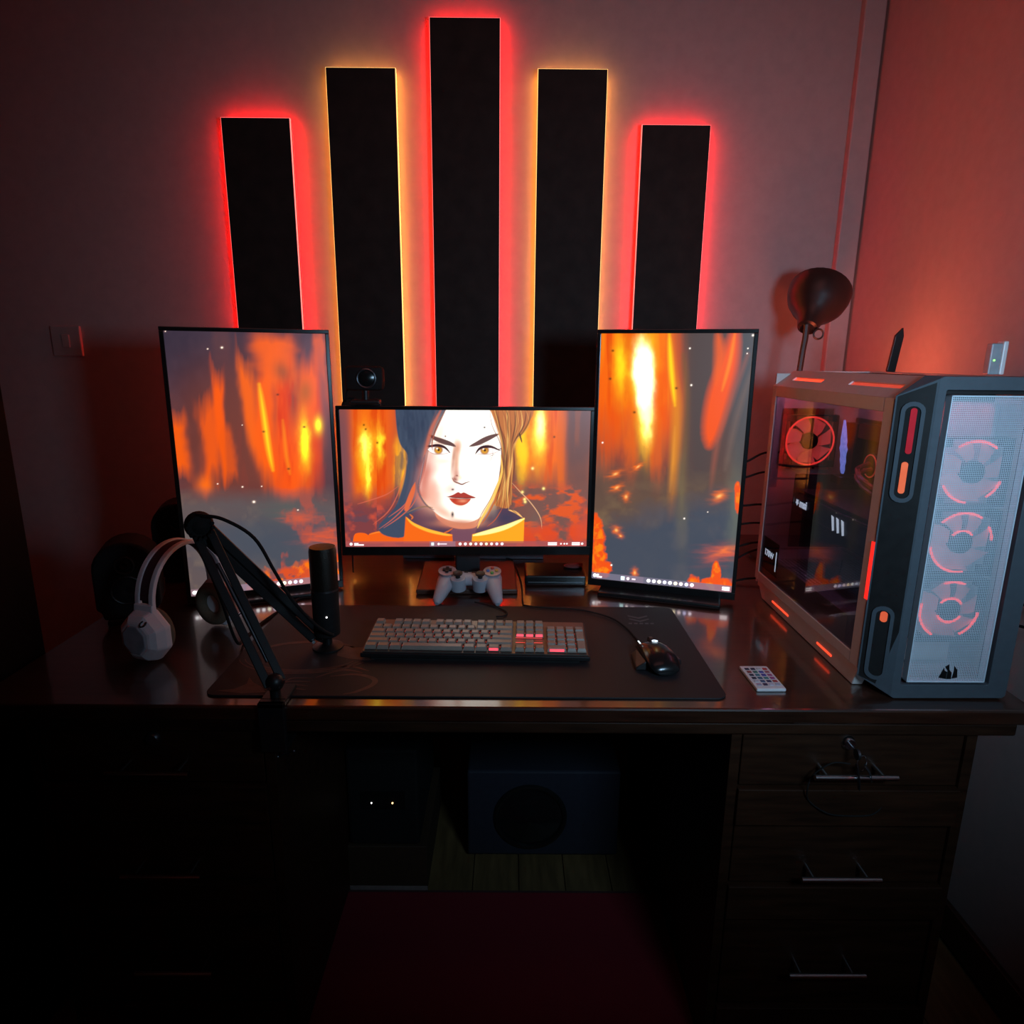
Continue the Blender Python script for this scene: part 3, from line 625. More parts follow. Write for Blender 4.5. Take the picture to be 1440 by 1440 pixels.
    c.stroke([(1040, 420), (1050, 560), (1000, 720), (940, 850), (880, 960), (850, 1030)], 26, (250, 190, 90), .95, 1.1, soft=8); c.stroke([(1020, 640), (960, 780), (890, 900), (840, 1000)], 5, (120, 66, 44), .9); c.stroke([(1040, 700), (985, 820), (930, 930), (880, 1000)], 15, (200, 104, 50), .9)
    c.stroke([(1135, 650), (1200, 720), (1280, 800), (1350, 890), (1385, 960), (1395, 1040)], 7, (250, 190, 140), .9); c.stroke([(1060, 860), (1000, 960), (930, 1020)], 8, (206, 92, 50), .8)
    # left flying strands
    for a_ in ([(320, 650), (290, 750), (230, 860), (130, 960), (20, 1040)], [(350, 740), (290, 850), (180, 950), (60, 1030)], [(300, 690), (240, 830), (100, 940)], [(240, 540), (170, 760), (90, 900), (-30, 1000)], [(180, 680), (80, 750), (-60, 800), (-160, 830)]):
        c.stroke(a_, 9, (222, 104, 78), .85, soft=6)
    c.poly([(322, 645), (290, 700), (250, 800), (232, 880), (262, 880), (300, 790), (322, 710)], (234, 110, 64), .95, soft=7)
    c.stroke([(250, 905), (330, 868), (400, 852), (470, 860)], 11, (150, 112, 84), .9, soft=7)
    # collar
    c.poly([(242, 935), (300, 985), (420, 1040), (560, 1075), (635, 1085), (642, 1160), (225, 1160), (235, 1050)], (244, 104, 22), 1, 1.05, curve=False, soft=7)
    c.stroke([(250, 945), (310, 1000), (430, 1052), (560, 1084), (632, 1094)], 26, (255, 176, 54), .95, 1.15, soft=8); c.stroke([(275, 915), (300, 940), (290, 960)], 14, (240, 120, 50), .8); c.stroke([(640, 1035), (600, 1060), (560, 1075)], 12, (230, 110, 50), .9)
    c.poly([(805, 1085), (960, 1050), (1100, 1010), (1245, 945), (1240, 1160), (800, 1160)], (250, 160, 28), 1, 1.1, curve=False, soft=7)
    c.stroke([(815, 1095), (960, 1062), (1100, 1020), (1242, 955)], 40, (255, 226, 130), .95, 1.3, soft=10); c.stroke([(1110, 880), (1170, 900), (1230, 945)], 16, (255, 190, 110), .95, 1.1, soft=7)
    c.stroke([(1120, 870), (1190, 915)], 6, (110, 60, 40), .8)
    c.taskbar(.038, (176, 84, 84), 1, wide=True)
    return c

def monitor(label, loc, yaw, tilt, W, H, canvas, gain, bez, chin, stand):
    mo = thing('monitor', label, 'monitor', (loc[0], loc[1], loc[2]), (0, 0, yaw))
    Mt = Matrix.Rotation(tilt, 4, 'X')
    def P(bld): bld.v = [tuple(Mt @ Vector(v)) for v in bld.v]; return bld
    w2, h2 = W/2, H/2
    bz = bez
    lo, hi = -h2-chin, h2+bz
    b = B()
    b.b2((-w2-bz, -.004, -h2), (-w2, .012, h2)); b.b2((w2, -.004, -h2), (w2+bz, .012, h2))
    b.b2((-w2-bz, -.004, h2), (w2+bz, .012, hi)); b.b2((-w2-bz, -.004, lo), (w2+bz, .012, -h2))
    P(b).build('bezel', black_gl, mo, bevel=.0012)
    P(B().b2((-w2-bz+.001, .012, lo+.001), (w2+bz-.001, .026, hi-.001))).build('back_shell', black_pl, mo, bevel=.004)
    P(B().box((0, .04, 0), (min(W, H)*.8, .03, min(W, H)*.7))).build('electronics_housing', black_pl, mo, bevel=.008)
    s = canvas.build('screen', mo, W, H, -.001, gain, .45 if stand == 'centre' else 1.1)
    s.matrix_local = Mt
    zb = T-loc[2]
    if stand == 'centre':
        b = B().b2((-.032, .060, zb+.02), (.032, .080, .02)).box((0, .058, 0), (.09, .02, .09))
        b.build('stand_column', steel, mo, bevel=.004)
        B().b2((-.125, -.045, zb+.0006), (.125, .190, zb+.013)).build('stand_base', mat('brown_metal_base', (.075, .032, .022), .38, var=.15), mo, bevel=.003)
    else:
        B().b2((-.03, .055, zb+.01), (.03, .075, .05)).box((0, .052, 0), (.09, .02, .09)).build('stand_column', steel, mo, bevel=.004)
        B().b2((-.145, -.055, zb+.0006), (.145, .16, zb+.012)).build('stand_base', black_gl, mo, bevel=.004)
        P(B().b2((-.06, -.016, lo-.008), (.06, .010, lo))).build('lower_bar', black_gl, mo, bevel=.003)
    B().lathe([(.001, 0), (.001, .001)], 8, Matrix.Translation((w2-.01, -.0045, lo+.008)) @ Matrix.Rotation(PI/2, 4, 'X')).build('power_light', led_white, mo)
    return mo
GS = 1.0
monitor('portrait monitor showing fire, left of the other two', (-.578, .520, 1.082), math.radians(21), math.radians(-2), .336, .598, paint_left(), GS, .009, .018, 'side')
monitor('landscape monitor showing a painted woman with amber eyes', (-.097, .580, 1.040), math.radians(1.9), math.radians(-1), .598, .336, paint_centre(), GS, .009, .022, 'centre')
monitor('portrait monitor with a white-hot flame, beside the computer case', (.380, .538, 1.088), math.radians(-17.1), math.radians(-.5), .336, .598, paint_right(), GS, .009, .018, 'side')

# ------------------------------------------------------------------ computer case
CX, CY = .625, .038      # left face x, front y
pc = thing('computer_case', 'white computer tower with glowing red fans on the right of the desk', 'computer', (CX, CY, T))
XW = .251
b = B()
# body shell (open frame, chamfered top-left edge)
yb0, yb1 = .03, .532
oct_ = [(0, .040), (0, .512), (.045, .546), (.247, .546), (XW, .54), (XW, .012), (.247, .008), (.035, .008)]
# shell = outer skin panels with thickness, leaving the left side open for the glass
b.b2((XW-.004, yb0, .012), (XW, yb1, .54))                       # right wall
b.b2((.03, yb0, .012), (XW, yb1, .020))                         # floor pan
b.b2((.004, yb1-.006, .030), (XW-.004, yb1, .12))                # rear lower
b.b2((.004, yb1-.006, .46), (XW-.004, yb1, .54))
b.b2((.004, yb1-.006, .12), (.025, yb1, .46)); b.b2((.15, yb1-.006, .12), (XW-.004, yb1, .46))
b.b2((.025, yb1-.006, .12), (.15, yb1, .315))
b.build('body_shell', white_body, pc)
# left side frame around the glass
b = B()
gy0, gy1, gz0, gz1 = .062, .510, .062, .488
b.b2((0, yb0+.004, .040), (.008, gy0, .512)); b.b2((0, gy1, .040), (.008, yb1, .512))
b.b2((0, gy0, gz1), (.008, gy1, .512)); b.b2((0, gy0, .040), (.008, gy1, gz0))
b.build('side_frame', white_body, pc, bevel=.0015)
GL = glass_mat('tinted_glass', (.62, .60, .66))
B().b2((.0015, gy0, gz0), (.0045, gy1, gz1)).build('side_glass', GL, pc)
# top chamfer with light slots + top panel with two fan openings
b = B()
ch = [(0, .512), (.045, .546)]
def on(t, y, off=0): return (ch[0][0]+(ch[1][0]-ch[0][0])*t-off*.6, y, ch[0][1]+(ch[1][1]-ch[0][1])*t+off*.8)
def slab(bb, t0, t1, y0, y1, off0=-.004, off1=0):
    bb.loft([[on(t0, y0, off1), on(t1, y0, off1), on(t1, y1, off1), on(t0, y1, off1)], [on(t0, y0, off0), on(t1, y0, off0), on(t1, y1, off0), on(t0, y1, off0)]])
slab(b, 0, .42, yb0, yb1); slab(b, .62, 1, yb0, yb1)
ys = [yb0, .055, .225, .335, .475, yb1]
for k in (0, 2, 4): slab(b, .42, .62, ys[k], ys[k+1])
b.build('chamfer_panel', white_body, pc)
for k in (1, 3):
    bb = B(); slab(bb, .42, .62, ys[k]+.001, ys[k+1]-.001, -.0055, -.003)
    bb.build('chamfer_light_slot', led_bright if k != 1 else led_red_dim, pc, label='glowing red slot in the chamfer')
b = B()
tz0, tz1 = .541, .546
b.b2((.045, yb0, tz0), (.080, yb1, tz1)); b.b2((.205, yb0, tz0), (.247, yb1, tz1))
for y0, y1 in ((yb0, .075), (.500, yb1)): b.b2((.080, y0, tz0), (.205, y1, tz1))
b.build('top_panel', white_body, pc)
b = B()
for i in range(25): b.b2((.0815+i*.005, .075, .5415), (.0830+i*.005, .500, .5435))
for i in range(12): b.b2((.080, .078+i*.038, .5405), (.205, .0800+i*.038, .5415))
b.build('top_mesh', black_mat, pc, kind='stuff')
# skirt feet
sk = [(.032, .012), (.048, .050), (.52, .050), (.49, .0005), (.10, .0005)]
B().loft([[(x, y, z) for y, z in [(.050, .0008), (.034, .042), (.525, .042), (.485, .0008)]] for x in (.004, .024)]).build('side_skirt', white_body, pc, bevel=.002)
for y0, y1 in ((.13, .19), (.33, .42)):
    B().b2((.0022, y0, .016), (.0042, y1, .0195)).build('skirt_light', led_bright, pc, label='thin red light line in the skirt')
B().b2((.20, .05, .0008), (.24, .50, .012)).build('foot', black_pl, pc)
for y0, y1 in ((.12, .19), (.33, .42)):
    B().b2((.006, y0, .0012), (.022, y1, .0018)).build('underglow_strip', led_red, pc)
# front fascia: bevelled frame, dark left flank with slots
ring_r = [(-.0008, .030), (-.0008, .516), (.042, .5485), (.247, .548), (XW+.004, .540), (XW+.004, .012), (.246, .004), (.046, .0015)]
ring_f = [(.044, .006), (.046, .545), (.052, .5475), (.236, .5475), (.243, .541), (.243, .008), (.238, .0035), (.050, .0022)]
# frame built as quads between rings at y=.03 and y=0, with a window in the face
slot_dim = mat('deep_red_slot_light', (.4, .02, .03), .3, emit=(.55, .008, .02), es=.32)
slot_org = mat('orange_slot_light', (.7, .2, .08), .3, emit=(1, .08, .02), es=.5)
b = B()
n = 8
outer_b = [(x, .030, z) for x, z in ring_r]; outer_f = [(x, -.002, z) for x, z in ring_f]
win = [(.058, .030), (.058, .525), (.060, .527), (.208, .527), (.210, .525), (.210, .030), (.208, .028), (.060, .028)]
inner_f = [(x, -.002, z) for x, z in win]; inner_b = [(x, .016, z) for x, z in win]
b.loft([outer_b, outer_f, inner_f, inner_b], cap=False)
fr = b.build('front_frame', grey_frame, pc, bevel=.001)
# dark flank recesses (capsules) on the slanted left flank
def flank(z, t, off): # point on the slanted flank; t 0 rear .. 1 front
    x = -.0008+(.045+.0008)*t; y = .030-.032*t
    nx, ny = -.032, -.0458; L = math.hypot(nx, ny)
    return (x+nx/L*off, y+ny/L*off, z)
def capsule(z0, z1, t0, t1, n=8):
    tc, rt = (t0+t1)/2, (t1-t0)/2; rz = rt*.05
    pts = [(tc+rt*math.cos(a), z0+rz-rz*math.sin(a)) for a in [PI*k/n for k in range(n+1)]]
    pts += [(tc-rt*math.cos(a), z1-rz+rz*math.sin(a)) for a in [PI*k/n for k in range(n+1)]]
    return pts
for z0, z1 in ((.345, .508), (.030, .165)):
    cps = capsule(z0, z1, .18, .78); cpi = capsule(z0+.007, z1-.007, .29, .68)
    B().loft([[flank(z, t, .0002) for t, z in cps], [flank(z, t, .003) for t, z in cps], [flank(z, t, .003) for t, z in cpi], [flank(z, t, .0002) for t, z in cpi]], cap=False).build('handle_rim', grey_frame, pc, smooth_=False, label='grey rim of the grab slot')
    B().loft([[flank(z, t, .0004) for t, z in cpi], [flank(z, t, .0010) for t, z in cpi]]).build('grab_slot', black_mat, pc)
for z0, z1, t0, t1, mm in ((.425, .498, .42, .58, slot_dim), (.360, .412, .38, .55, slot_org), (.137, .156, .40, .60, slot_org)):
    c_ = capsule(z0, z1, t0, t1)
    B().loft([[flank(z, t, .0012) for t, z in c_], [flank(z, t, .0020) for t, z in c_]]).build('slot_light', mm, pc, label='red light inside the grab slot')
B().b2((-.0012, .0305, .170), (.002, .0405, .272)).build('edge_light', mat('deep_red_bar', (.8, .05, .03), .4, emit=(1, .016, .010), es=1.1), pc, label='vertical red light bar at the front edge')
# flank black facing
B().loft([[flank(z, t, .0001) for t, z in ((.05, .03), (.95, .015), (.95, .538), (.05, .515))], [flank(z, t, .0003) for t, z in ((.05, .03), (.95, .015), (.95, .538), (.05, .515))]]).build('flank_trim', black_pl, pc)
# black recess and white mesh door
b = B(); b.loft([[(x, .0155, z) for x, z in win], [(x, .017, z) for x, z in win]])
mx0, mx1, mz0, mz1 = .066, .200, .034, .519
b = B()
b.b2((.058, .013, .028), (mx0-.0015, .016, .527)); b.b2((mx1+.0015, .013, .028), (.210, .016, .527)); b.b2((mx0-.0015, .013, .028), (mx1+.0015, .016, mz0-.001)); b.b2((mx0-.0015, .013, mz1+.001), (mx1+.0015, .016, .527))
b.build('mesh_recess', black_pl, pc)
meshwhite = mat('white_mesh_paint', (.60, .68, .74), .45, var=.03)
b = B()
t_ = .0022
b.b2((mx0, -.005, mz0), (mx0+t_, .010, mz1)); b.b2((mx1-t_, -.005, mz0), (mx1, .010, mz1)); b.b2((mx0, -.005, mz0), (mx1, .010, mz0+t_)); b.b2((mx0, -.005, mz1-t_), (mx1, .010, mz1))
b.build('mesh_border', meshwhite, pc, bevel=.0006)
# perforated sheet: hexagonal-ish holes, real openings
vs, fs = [], []
px_, pz_ = .0030, .0030
nx_, nz_ = int((mx1-mx0-2*t_)/px_), int((mz1-mz0-2*t_)/pz_)
px_ = (mx1-mx0-2*t_)/nx_; pz_ = (mz1-mz0-2*t_)/nz_
for j in range(nz_):
    for i in range(nx_):
        x0 = mx0+t_+i*px_; z0 = mz0+t_+j*pz_; n0 = len(vs)
        cx, cz = x0+px_/2, z0+pz_/2
        vs += [(x0, -.003, z0), (x0+px_, -.003, z0), (x0+px_, -.003, z0+pz_), (x0, -.003, z0+pz_)]
        h = .33
        if (i+j) % 2: pts = [(-h*1.15, -h*.75), (h*1.15, -h*.75), (h*1.15, h*.75), (-h*1.15, h*.75)]
        else: pts = [(-h*.75, -h*1.15), (h*.75, -h*1.15), (h*.75, h*1.15), (-h*.75, h*1.15)]
        vs += [(cx+a*px_, -.003, cz+c2*pz_) for a, c2 in pts]
        for k in range(4):
            k2 = (k+1) % 4; fs.append((n0+k, n0+k2, n0+4+k2, n0+4+k))
b = B(); b.v = vs; b.f = fs
b.build('front_mesh', meshwhite, pc, kind='stuff')
# logo of three sails
lg = mat('black_badge', (.008, .008, .008), .3)
lx, lz = .136, .052
for poly in ([(-.017, -.010), (-.003, -.013), (-.003, .002), (-.008, .004), (-.010, .010)], [(-.002, -.013), (.007, -.013), (.006, .000), (.001, .006), (-.001, .017), (-.008, .012), (-.002, .004)], [(.008, -.012), (.018, -.010), (.016, .006), (.009, .014), (.010, .004)]):
    flatpoly('badge', [(lx+x*.9, lz+z*.9) for x, z in poly], lg, pc, Matrix.Translation((0, -.0042, 0)), .001)
# fans
blade_m = mat('frosted_fan_blade', (.75, .40, .38), .5, emit=(1, .10, .07), es=.10)
def fan(c, R, axis, name='fan', ring=True, arcs=None, blades=7, bl=None, lm_=None):
    M = Matrix.Translation(c) @ {'y': Matrix.Rotation(PI/2, 4, 'X'), 'z': Matrix.Identity(4)}[axis]
    f = B()
    q = R+.003
    b_ = B()
    for sx, sz in ((1, 0), (-1, 0), (0, 1), (0, -1)):
        if sx: b_.box((sx*(q-.001), 0, 0), (.002, 2*q, .022), M)
        else: b_.box((0, sz*(q-.001), 0), (2*q, .002, .022), M)
    for sx in (-1, 1):
        for sz in (-1, 1): b_.box((sx*(q-.008), sz*(q-.008), 0), (.014, .014, .02), M)
    root = b_.build('fan', black_pl, pc)
    bb = B()
    for k in range(blades):
        a = 2*PI*k/blades; rings = []
        for r_, tw, wd_ in ((.020, .55, .010), (.034, .75, .015), (R-.006, .95, .019)):
            ca = a+(r_-.02)*7
            cx_, cy_ = r_*math.cos(ca), r_*math.sin(ca)
            tx, ty = -math.sin(ca), math.cos(ca)
            rings.append([(cx_+tx*wd_*s_, cy_+ty*wd_*s_, .006*s_+dz) for s_, dz in ((-1, -.0005), (1, -.0005), (1, .0005), (-1, .0005))])
        bb.loft(rings, M)
    bb.build('rotor_blades', bl or blade_m, root)
    B().lathe([(.019, -.008), (.019, .008), (.016, .010)], 24, M).build('hub', black_pl, root, True)
    for a0, a1, r_ in (arcs or [(0, 2*PI, R-.001)]):
        B().torus(r_, .0022, M @ Matrix.Translation((0, 0, .007)), 36, 6, a0, a1).build('light_ring', lm_ or led_red, root, True)
    return root
for zc, arcs in ((.390, [(.9, 2.2, .052), (3.6, 4.6, .052), (5.3, 6.0, .05)]), (.268, [(1.0, 2.4, .052), (.1, .6, .051), (3.3, 4.9, .052), (.7, 2.5, .021)]), (.145, [(1.2, 1.9, .052), (5.2, 6.2, .050), (2.9, 4.2, .052), (.6, 2.5, .022), (3.6, 5.8, .022)])):
    fan((.157, .055, zc), .055, 'y', arcs=arcs)
fan((.090, .515, .385), .058, 'y', arcs=[(0, 2*PI, .056)], bl=mat('lit_rear_fan', (.8, .3, .28), .5, emit=(1, .09, .06), es=.45))
for yc in (.145, .27, .395):
    fan((.142, yc, .515), .055, 'z', arcs=[(0, 2*PI, .053), (0, 2*PI, .045)], bl=blade_m, lm_=led_top)
# interior: board, shroud, graphics card, pump, tubes
dark_pcb = mat('dark_circuit_board', (.035, .028, .038), .5, var=.4, nscale=90)
tray = mat('mauve_white_tray', (.42, .36, .40), .5, var=.05)
B().b2((.205, .09, .10), (.212, .525, .50)).build('motherboard_tray', tray, pc)
mb = B().b2((.196, .25, .13), (.2045, .515, .44)).build('motherboard', dark_pcb, pc)
for k in range(4): B().b2((.150, .285+k*.009, .29), (.196, .289+k*.009, .42)).build('memory_module', black_gl, mb)
for z0, z1, y0, y1 in ((.30, .43, .46, .51), (.40, .435, .33, .45), (.15, .19, .30, .50), (.20, .235, .27, .42)):
    B().b2((.170, y0, z0), (.196, y1, z1)).build('heat_sink', black_pl, mb, bevel=.002)
# perforated power supply shroud
b = B(); b.b2((.008, .10, .022), (.20, .52, .026)); b.b2((.0075, .10, .022), (.0095, .526, .114)); b.b2((.0095, .10, .022), (.205, .102, .114))
b.build('power_supply_shroud', white_body, pc)
shm = mat('pale_blue_grey_mesh', (.42, .48, .58), .5)
vs, fs = [], []
sp = .009; j = 0; y = .102
while y < .524:
    x = .0095+(sp/2 if j % 2 else 0)
    x = .0095
    nxx = 21
    for i in range(nxx):
        x0 = .0095+i*.0093; n0 = len(vs)
        o_ = .00465 if j % 2 else 0
        cx, cy = x0+.00465, y+sp/2
        vs += [(x0, y, .115), (x0+.0093, y, .115), (x0+.0093, y+sp, .115), (x0, y+sp, .115)]
        if y > .44:      # solid rear area
            fs.append((n0, n0+1, n0+2, n0+3)); continue
        r_ = .0032
        for k in range(8):
            a = -3*PI/4+k*PI/4
            vs.append((cx+r_*math.cos(a), cy+r_*math.sin(a), .115))
        for k in range(4):
            k2 = (k+1) % 4
            fs.append((n0+k, n0+k2, n0+4+(2*k2) % 8, n0+4+2*k+1, n0+4+2*k))
    y += sp; j += 1
b = B(); b.v = vs; b.f = fs; b.build('shroud_top_mesh', shm, pc, kind='stuff')
# graphics card
gpu = B().b2((.035, .115, .232), (.195, .425, .278), bev=.006).build('graphics_card', mat('gunmetal', (.05, .055, .07), .35, .5), pc)
B().b2((.040, .10, .280), (.195, .44, .286)).build('backplate', dark_pcb, gpu)
B().b2((.030, .426, .15), (.20, .432, .32)).build('bracket', steel, gpu)
Mz = Matrix.Translation((.0340, .385, .258)) @ Matrix.Rotation(-PI/2, 4, 'Z') @ Matrix.Rotation(PI/2, 4, 'X')
text('lit_text', 'msi', .026, logo_white, gpu, Mz, .0006)
B().prism([(.415+.008*math.cos(a)*(1 if k % 2 else .55), .258+.008*math.sin(a)*(1 if k % 2 else .55)) for k, a in enumerate([PI/2+2*PI*i/10 for i in range(10)])], .0335, .0345, 'x').build('lit_emblem', logo_white, gpu)
for k in range(3):
    y0 = .255-k*.020
    B().prism([(y0, .266), (y0-.009, .264), (y0-.016, .238), (y0-.010, .236)], .0335, .0345, 'x').build('lit_bar', logo_white, gpu)
for yy in (.17, .27, .36):
    B().lathe([(.036, 0), (.036, .004), (.010, .006)], 24, Matrix.Translation((.11, yy, .226))).build('card_fan', black_pl, gpu)
# controller box with wattage read-out in the lower rear corner
ps = B().b2((.0052, .42, .075), (.0073, .515, .155)).build('power_display', black_gl, pc, bevel=.001)
text('lit_digits', '170W', .021, logo_white, ps, Matrix.Translation((.0050, .470, .118)) @ Matrix.Rotation(-PI/2, 4, 'Z') @ Matrix.Rotation(PI/2, 4, 'X'), .0005)
B().b2((.0048, .426, .088), (.0053, .430, .135)).build('lit_line', logo_white, ps)
# pump block, tubes and icy blue figure
pump = B().lathe([(.028, 0), (.028, .03), (.022, .034)], 24, Matrix.Translation((.19, .36, .35)) @ Matrix.Rotation(-PI/2, 4, 'Y')).build('pump_block', black_pl, pc, True)
B().torus(.024, .0015, Matrix.Translation((.157, .36, .35)) @ Matrix.Rotation(PI/2, 4, 'Y')).build('pump_light', led_red_dim, pump, True)
tube_m = mat('red_coolant_tube', (.45, .12, .11), .15, trans=.4)
for k in range(2):
    B().tube([(.155, .36-.012*k, .355-.01*k), (.12, .34, .345-.012*k), (.10, .26, .330-.012*k), (.11, .17, .315-.012*k), (.14, .11, .33)], .0055).build('coolant_tube', tube_m, pc, True)
res = B().lathe([(.024, 0), (.024, .13), (.020, .134)], 20, Matrix.Translation((.12, .20, .325))).build('reservoir', glass_mat('reservoir_glass', (.7, .45, .42)), pc, True)
B().lathe([(.026, 0), (.026, .012)], 20, Matrix.Translation((.12, .20, .455))).build('reservoir_cap', black_pl, res, True)
ice = mat('icy_blue_acrylic', (.25, .35, .8), .4, emit=(.22, .36, 1.0), es=1.1, var=.5, nscale=120)
b = B(); rings = []
random.seed(8)
for k in range(14):
    t = k/13; wdt = (.012*math.sin(PI*(t*.82+.12))+.002)*random.uniform(.8, 1.15)
    rings.append([(.095+.3*wdt*math.cos(2*PI*i/7), .352+.016*t+wdt*math.sin(2*PI*i/7), .335+t*.112) for i in range(7)])
b.loft(rings); b.build('blue_light_blade', ice, pc)
B().b2((.08, .33, .315), (.11, .37, .330)).build('pedestal', black_gl, pc)
# violet fill strip added inside the top rail to brighten the case interior
B().b2((.012, .09, .494), (.018, .50, .498)).build('interior_fill_strip', mat('violet_fill_glow', (.6, .5, .8), .4, emit=(1, .40, .70), es=17), pc)
B().b2((.190, .31, .180), (.196, .47, .186)).build('interior_fill_strip', mat('blue_fill_glow', (.4, .5, .9), .4, emit=(.25, .45, 1), es=40), pc)  # blue fill strip added under the card to brighten the shroud mesh
# rear slot covers
for k in range(7): B().b2((.100+0*k, .5235, .165+k*.020), (.195, .5255, .178+k*.020)).build('slot_cover', black_mat, pc)

# things on top of the case
an = thing('flat_antenna', 'flat black antenna blade standing behind the case top', 'antenna', (.877, .545, 1.262), (0, math.radians(6), 0))
B().prism([(-.010, .045), (.009, .045), (.0095, .125), (.004, .143), (-.009, .124)], -.004, .004, 'y').build('blade', black_pl, an, bevel=.001)
B().b2((-.008, -.006, .015), (.008, .006, .046)).build('hinge', black_pl, an, bevel=.002)
B().tube([(0, 0, .03), (0, .014, .01), (.002, .028, -.03), (.004, .026, -.10), (.004, .022, -.3), (.004, .016, -.49)], .002).build('antenna_cable', black_mat, an)
us = thing('wireless_receiver', 'small white upright stick with a green light on the case top', 'receiver', (.842, .165, 1.3085))
B().b2((-.013, -.007, 0), (.006, .007, .052), bev=.002).build('body', mat('grey_plastic', (.3, .33, .36), .4), us)
B().b2((.0055, -.009, -.0), (.014, .009, .056), bev=.002).build('white_cap', white_pl, us)
B().ball((-.006, -.0075, .024), .0016).build('green_light', mat('green_led', (.2, .8, .2), .4, emit=(.25, 1, .15), es=2.5), us)

# ------------------------------------------------------------------ lamp behind the case
lp = thing('desk_lamp', 'black pear-shaped desk lamp turned to the wall corner', 'lamp', (.815, .86, T))
ax = Vector((.42, .55, .72)).normalized()
s0 = Vector((.006, .01, .655))
Ml = Matrix.Translation(s0) @ ax.to_track_quat('Z', 'Y').to_matrix().to_4x4()
lm = mat('black_enamel', (.016, .012, .011), .38, var=.1)
prof = [(.018, 0), (.026, .004), (.030, .02), (.034, .035), (.045, .055), (.062, .075), (.076, .098), (.083, .125), (.084, .145), (.081, .145), (.079, .125), (.060, .08), (.030, .045)]
B().lathe(prof, 32, Ml, cap=False).build('shade', lm, lp, True)
B().lathe([(.0, -.004), (.018, -.002), (.020, .002), (.020, .03)], 24, Ml).build('socket_cap', lm, lp, True)
B().ball((0, 0, .085), .027, Ml).build('bulb', white_pl, lp, True)
B().torus(.013, .0025, Matrix.Translation((.032, -.006, .640)) @ Matrix.Rotation(PI/2, 4, 'X')).build('hinge_ring', lm, lp, True)
B().tube([(.0, 0, .665), (.0, .0, .63), (-.004, 0, .58), (-.008, .0, .45), (-.008, 0, .02)], .0085).build('stem', lm, lp, True)
B().lathe([(.085, .0005), (.085, .010), (.06, .018), (.012, .024)], 32, Matrix.Translation((-.008, 0, 0))).build('lamp_base', lm, lp, True)

# ------------------------------------------------------------------ cables between monitor and case
cab = [((.54, .60, 1.075), (.66, .64, 1.105)), ((.54, .60, 1.045), (.66, .64, 1.055)), ((.54, .60, .985), (.66, .64, .970)), ((.53, .60, .935), (.65, .64, .922)), ((.53, .60, .865), (.65, .64, .870)), ((.53, .60, .815), (.65, .64, .850)), ((.53, .60, .778), (.65, .64, .772))]
lbl = ['topmost', 'second', 'third', 'fourth', 'fifth', 'sixth', 'lowest']
for k, (p, q) in enumerate(cab):
    p, q = Vector(p), Vector(q)
    q2 = q+Vector((.10, -.01, random.uniform(-.02, .02)))
    o = B().tube([p+Vector((-.09, .02, 0)), p, (p+q)/2+Vector((0, .01, -.008)), q, q2, q2+Vector((.02, .03, -.10)), Vector((q2.x+.02, q2.y+.03, max(T+.004, q2.z-.25)))], .0028).build('signal_cable', black_mat)
    tag(o, lbl[k]+' of the black cables crossing from right monitor to case', 'cable', 'cables behind the monitor')
for k, pts in enumerate(([(1.046, .60, .90), (1.040, .35, .900), (1.030, .27, .880), (1.01, .10, .885)], [(1.046, .55, .83), (1.035, .35, .850), (1.020, .265, .835), (1.02, .21, .868), (1.03, .1, .86)], [(1.046, .5, .80), (1.03, .30, .795), (1.015, .25, .815), (1.01, .14, .84)])):
    o = B().tube(pts, .003).build('power_cable', black_mat)
    tag(o, ['upper', 'middle', 'lower'][k]+' black cable in the gap between the case and the right wall', 'cable', 'cables beside the right wall')

# ------------------------------------------------------------------ desk mat
pad = thing('desk_mat', 'long black desk mat under the keyboard and mouse', 'desk mat', (0, 0, T))
px0, px1, py0, py1 = -.515, .388, .030, .452
B().prism(rrect(px0, py0, px1, py1, .020, 5), .0004, .0035).build('mat_cloth', fabric_pad, pad, bevel=.0008)
zt = .00352
def strip2d(pts, w, z0=zt, z1=zt+.0002, sub=6):
    P = smooth([(x, y, 0) for x, y in pts], sub); bb = B(); L, R_ = [], []
    for i, p in enumerate(P):
        t = (P[min(i+1, len(P)-1)]-P[max(i-1, 0)]).normalized(); nn = Vector((-t.y, t.x, 0))
        f = i/(len(P)-1); ww = w*math.sin(PI*min(max(f, .06), .94))**.6*.5
        L.append(p+nn*ww); R_.append(p-nn*ww)
    bb.loft([[(a.x, a.y, z0), (b_.x, b_.y, z0), (b_.x, b_.y, z1), (a.x, a.y, z1)] for a, b_ in zip(L, R_)])
    return bb
def arc(cx, cy, rx, ry, a0, a1, n=10): return [(cx+rx*math.cos(a0+(a1-a0)*k/n), cy+ry*math.sin(a0+(a1-a0)*k/n)) for k in range(n+1)]
for r, ww in ((1.0, .006), (1.10, .006), (1.20, .005)):
    strip2d(arc(-.385, .185, .105*r, .062*r, PI*1.08, PI*1.88, 14), ww).build('printed_line', print_m, pad)
strip2d(arc(-.385, .185, .105, .062, PI*.2, PI*.95, 14), .012).build('printed_line', print_m, pad)
strip2d([(-.315, .100), (-.27, .108), (-.235, .092), (-.232, .070), (-.255, .045), (-.275, .036)], .010).build('printed_line', print_m, pad)
strip2d([(-.34, .095), (-.30, .125), (-.26, .115)], .006).build('printed_line', print_m, pad)
strip2d([(-.33, .13), (-.29, .140), (-.25, .122)], .006).build('printed_line', print_m, pad)
for k in range(4): strip2d([(-.42+.01*k, .05+.010*k), (-.38, .056+.012*k), (-.345, .05+.014*k)], .005).build('printed_line', print_m, pad)
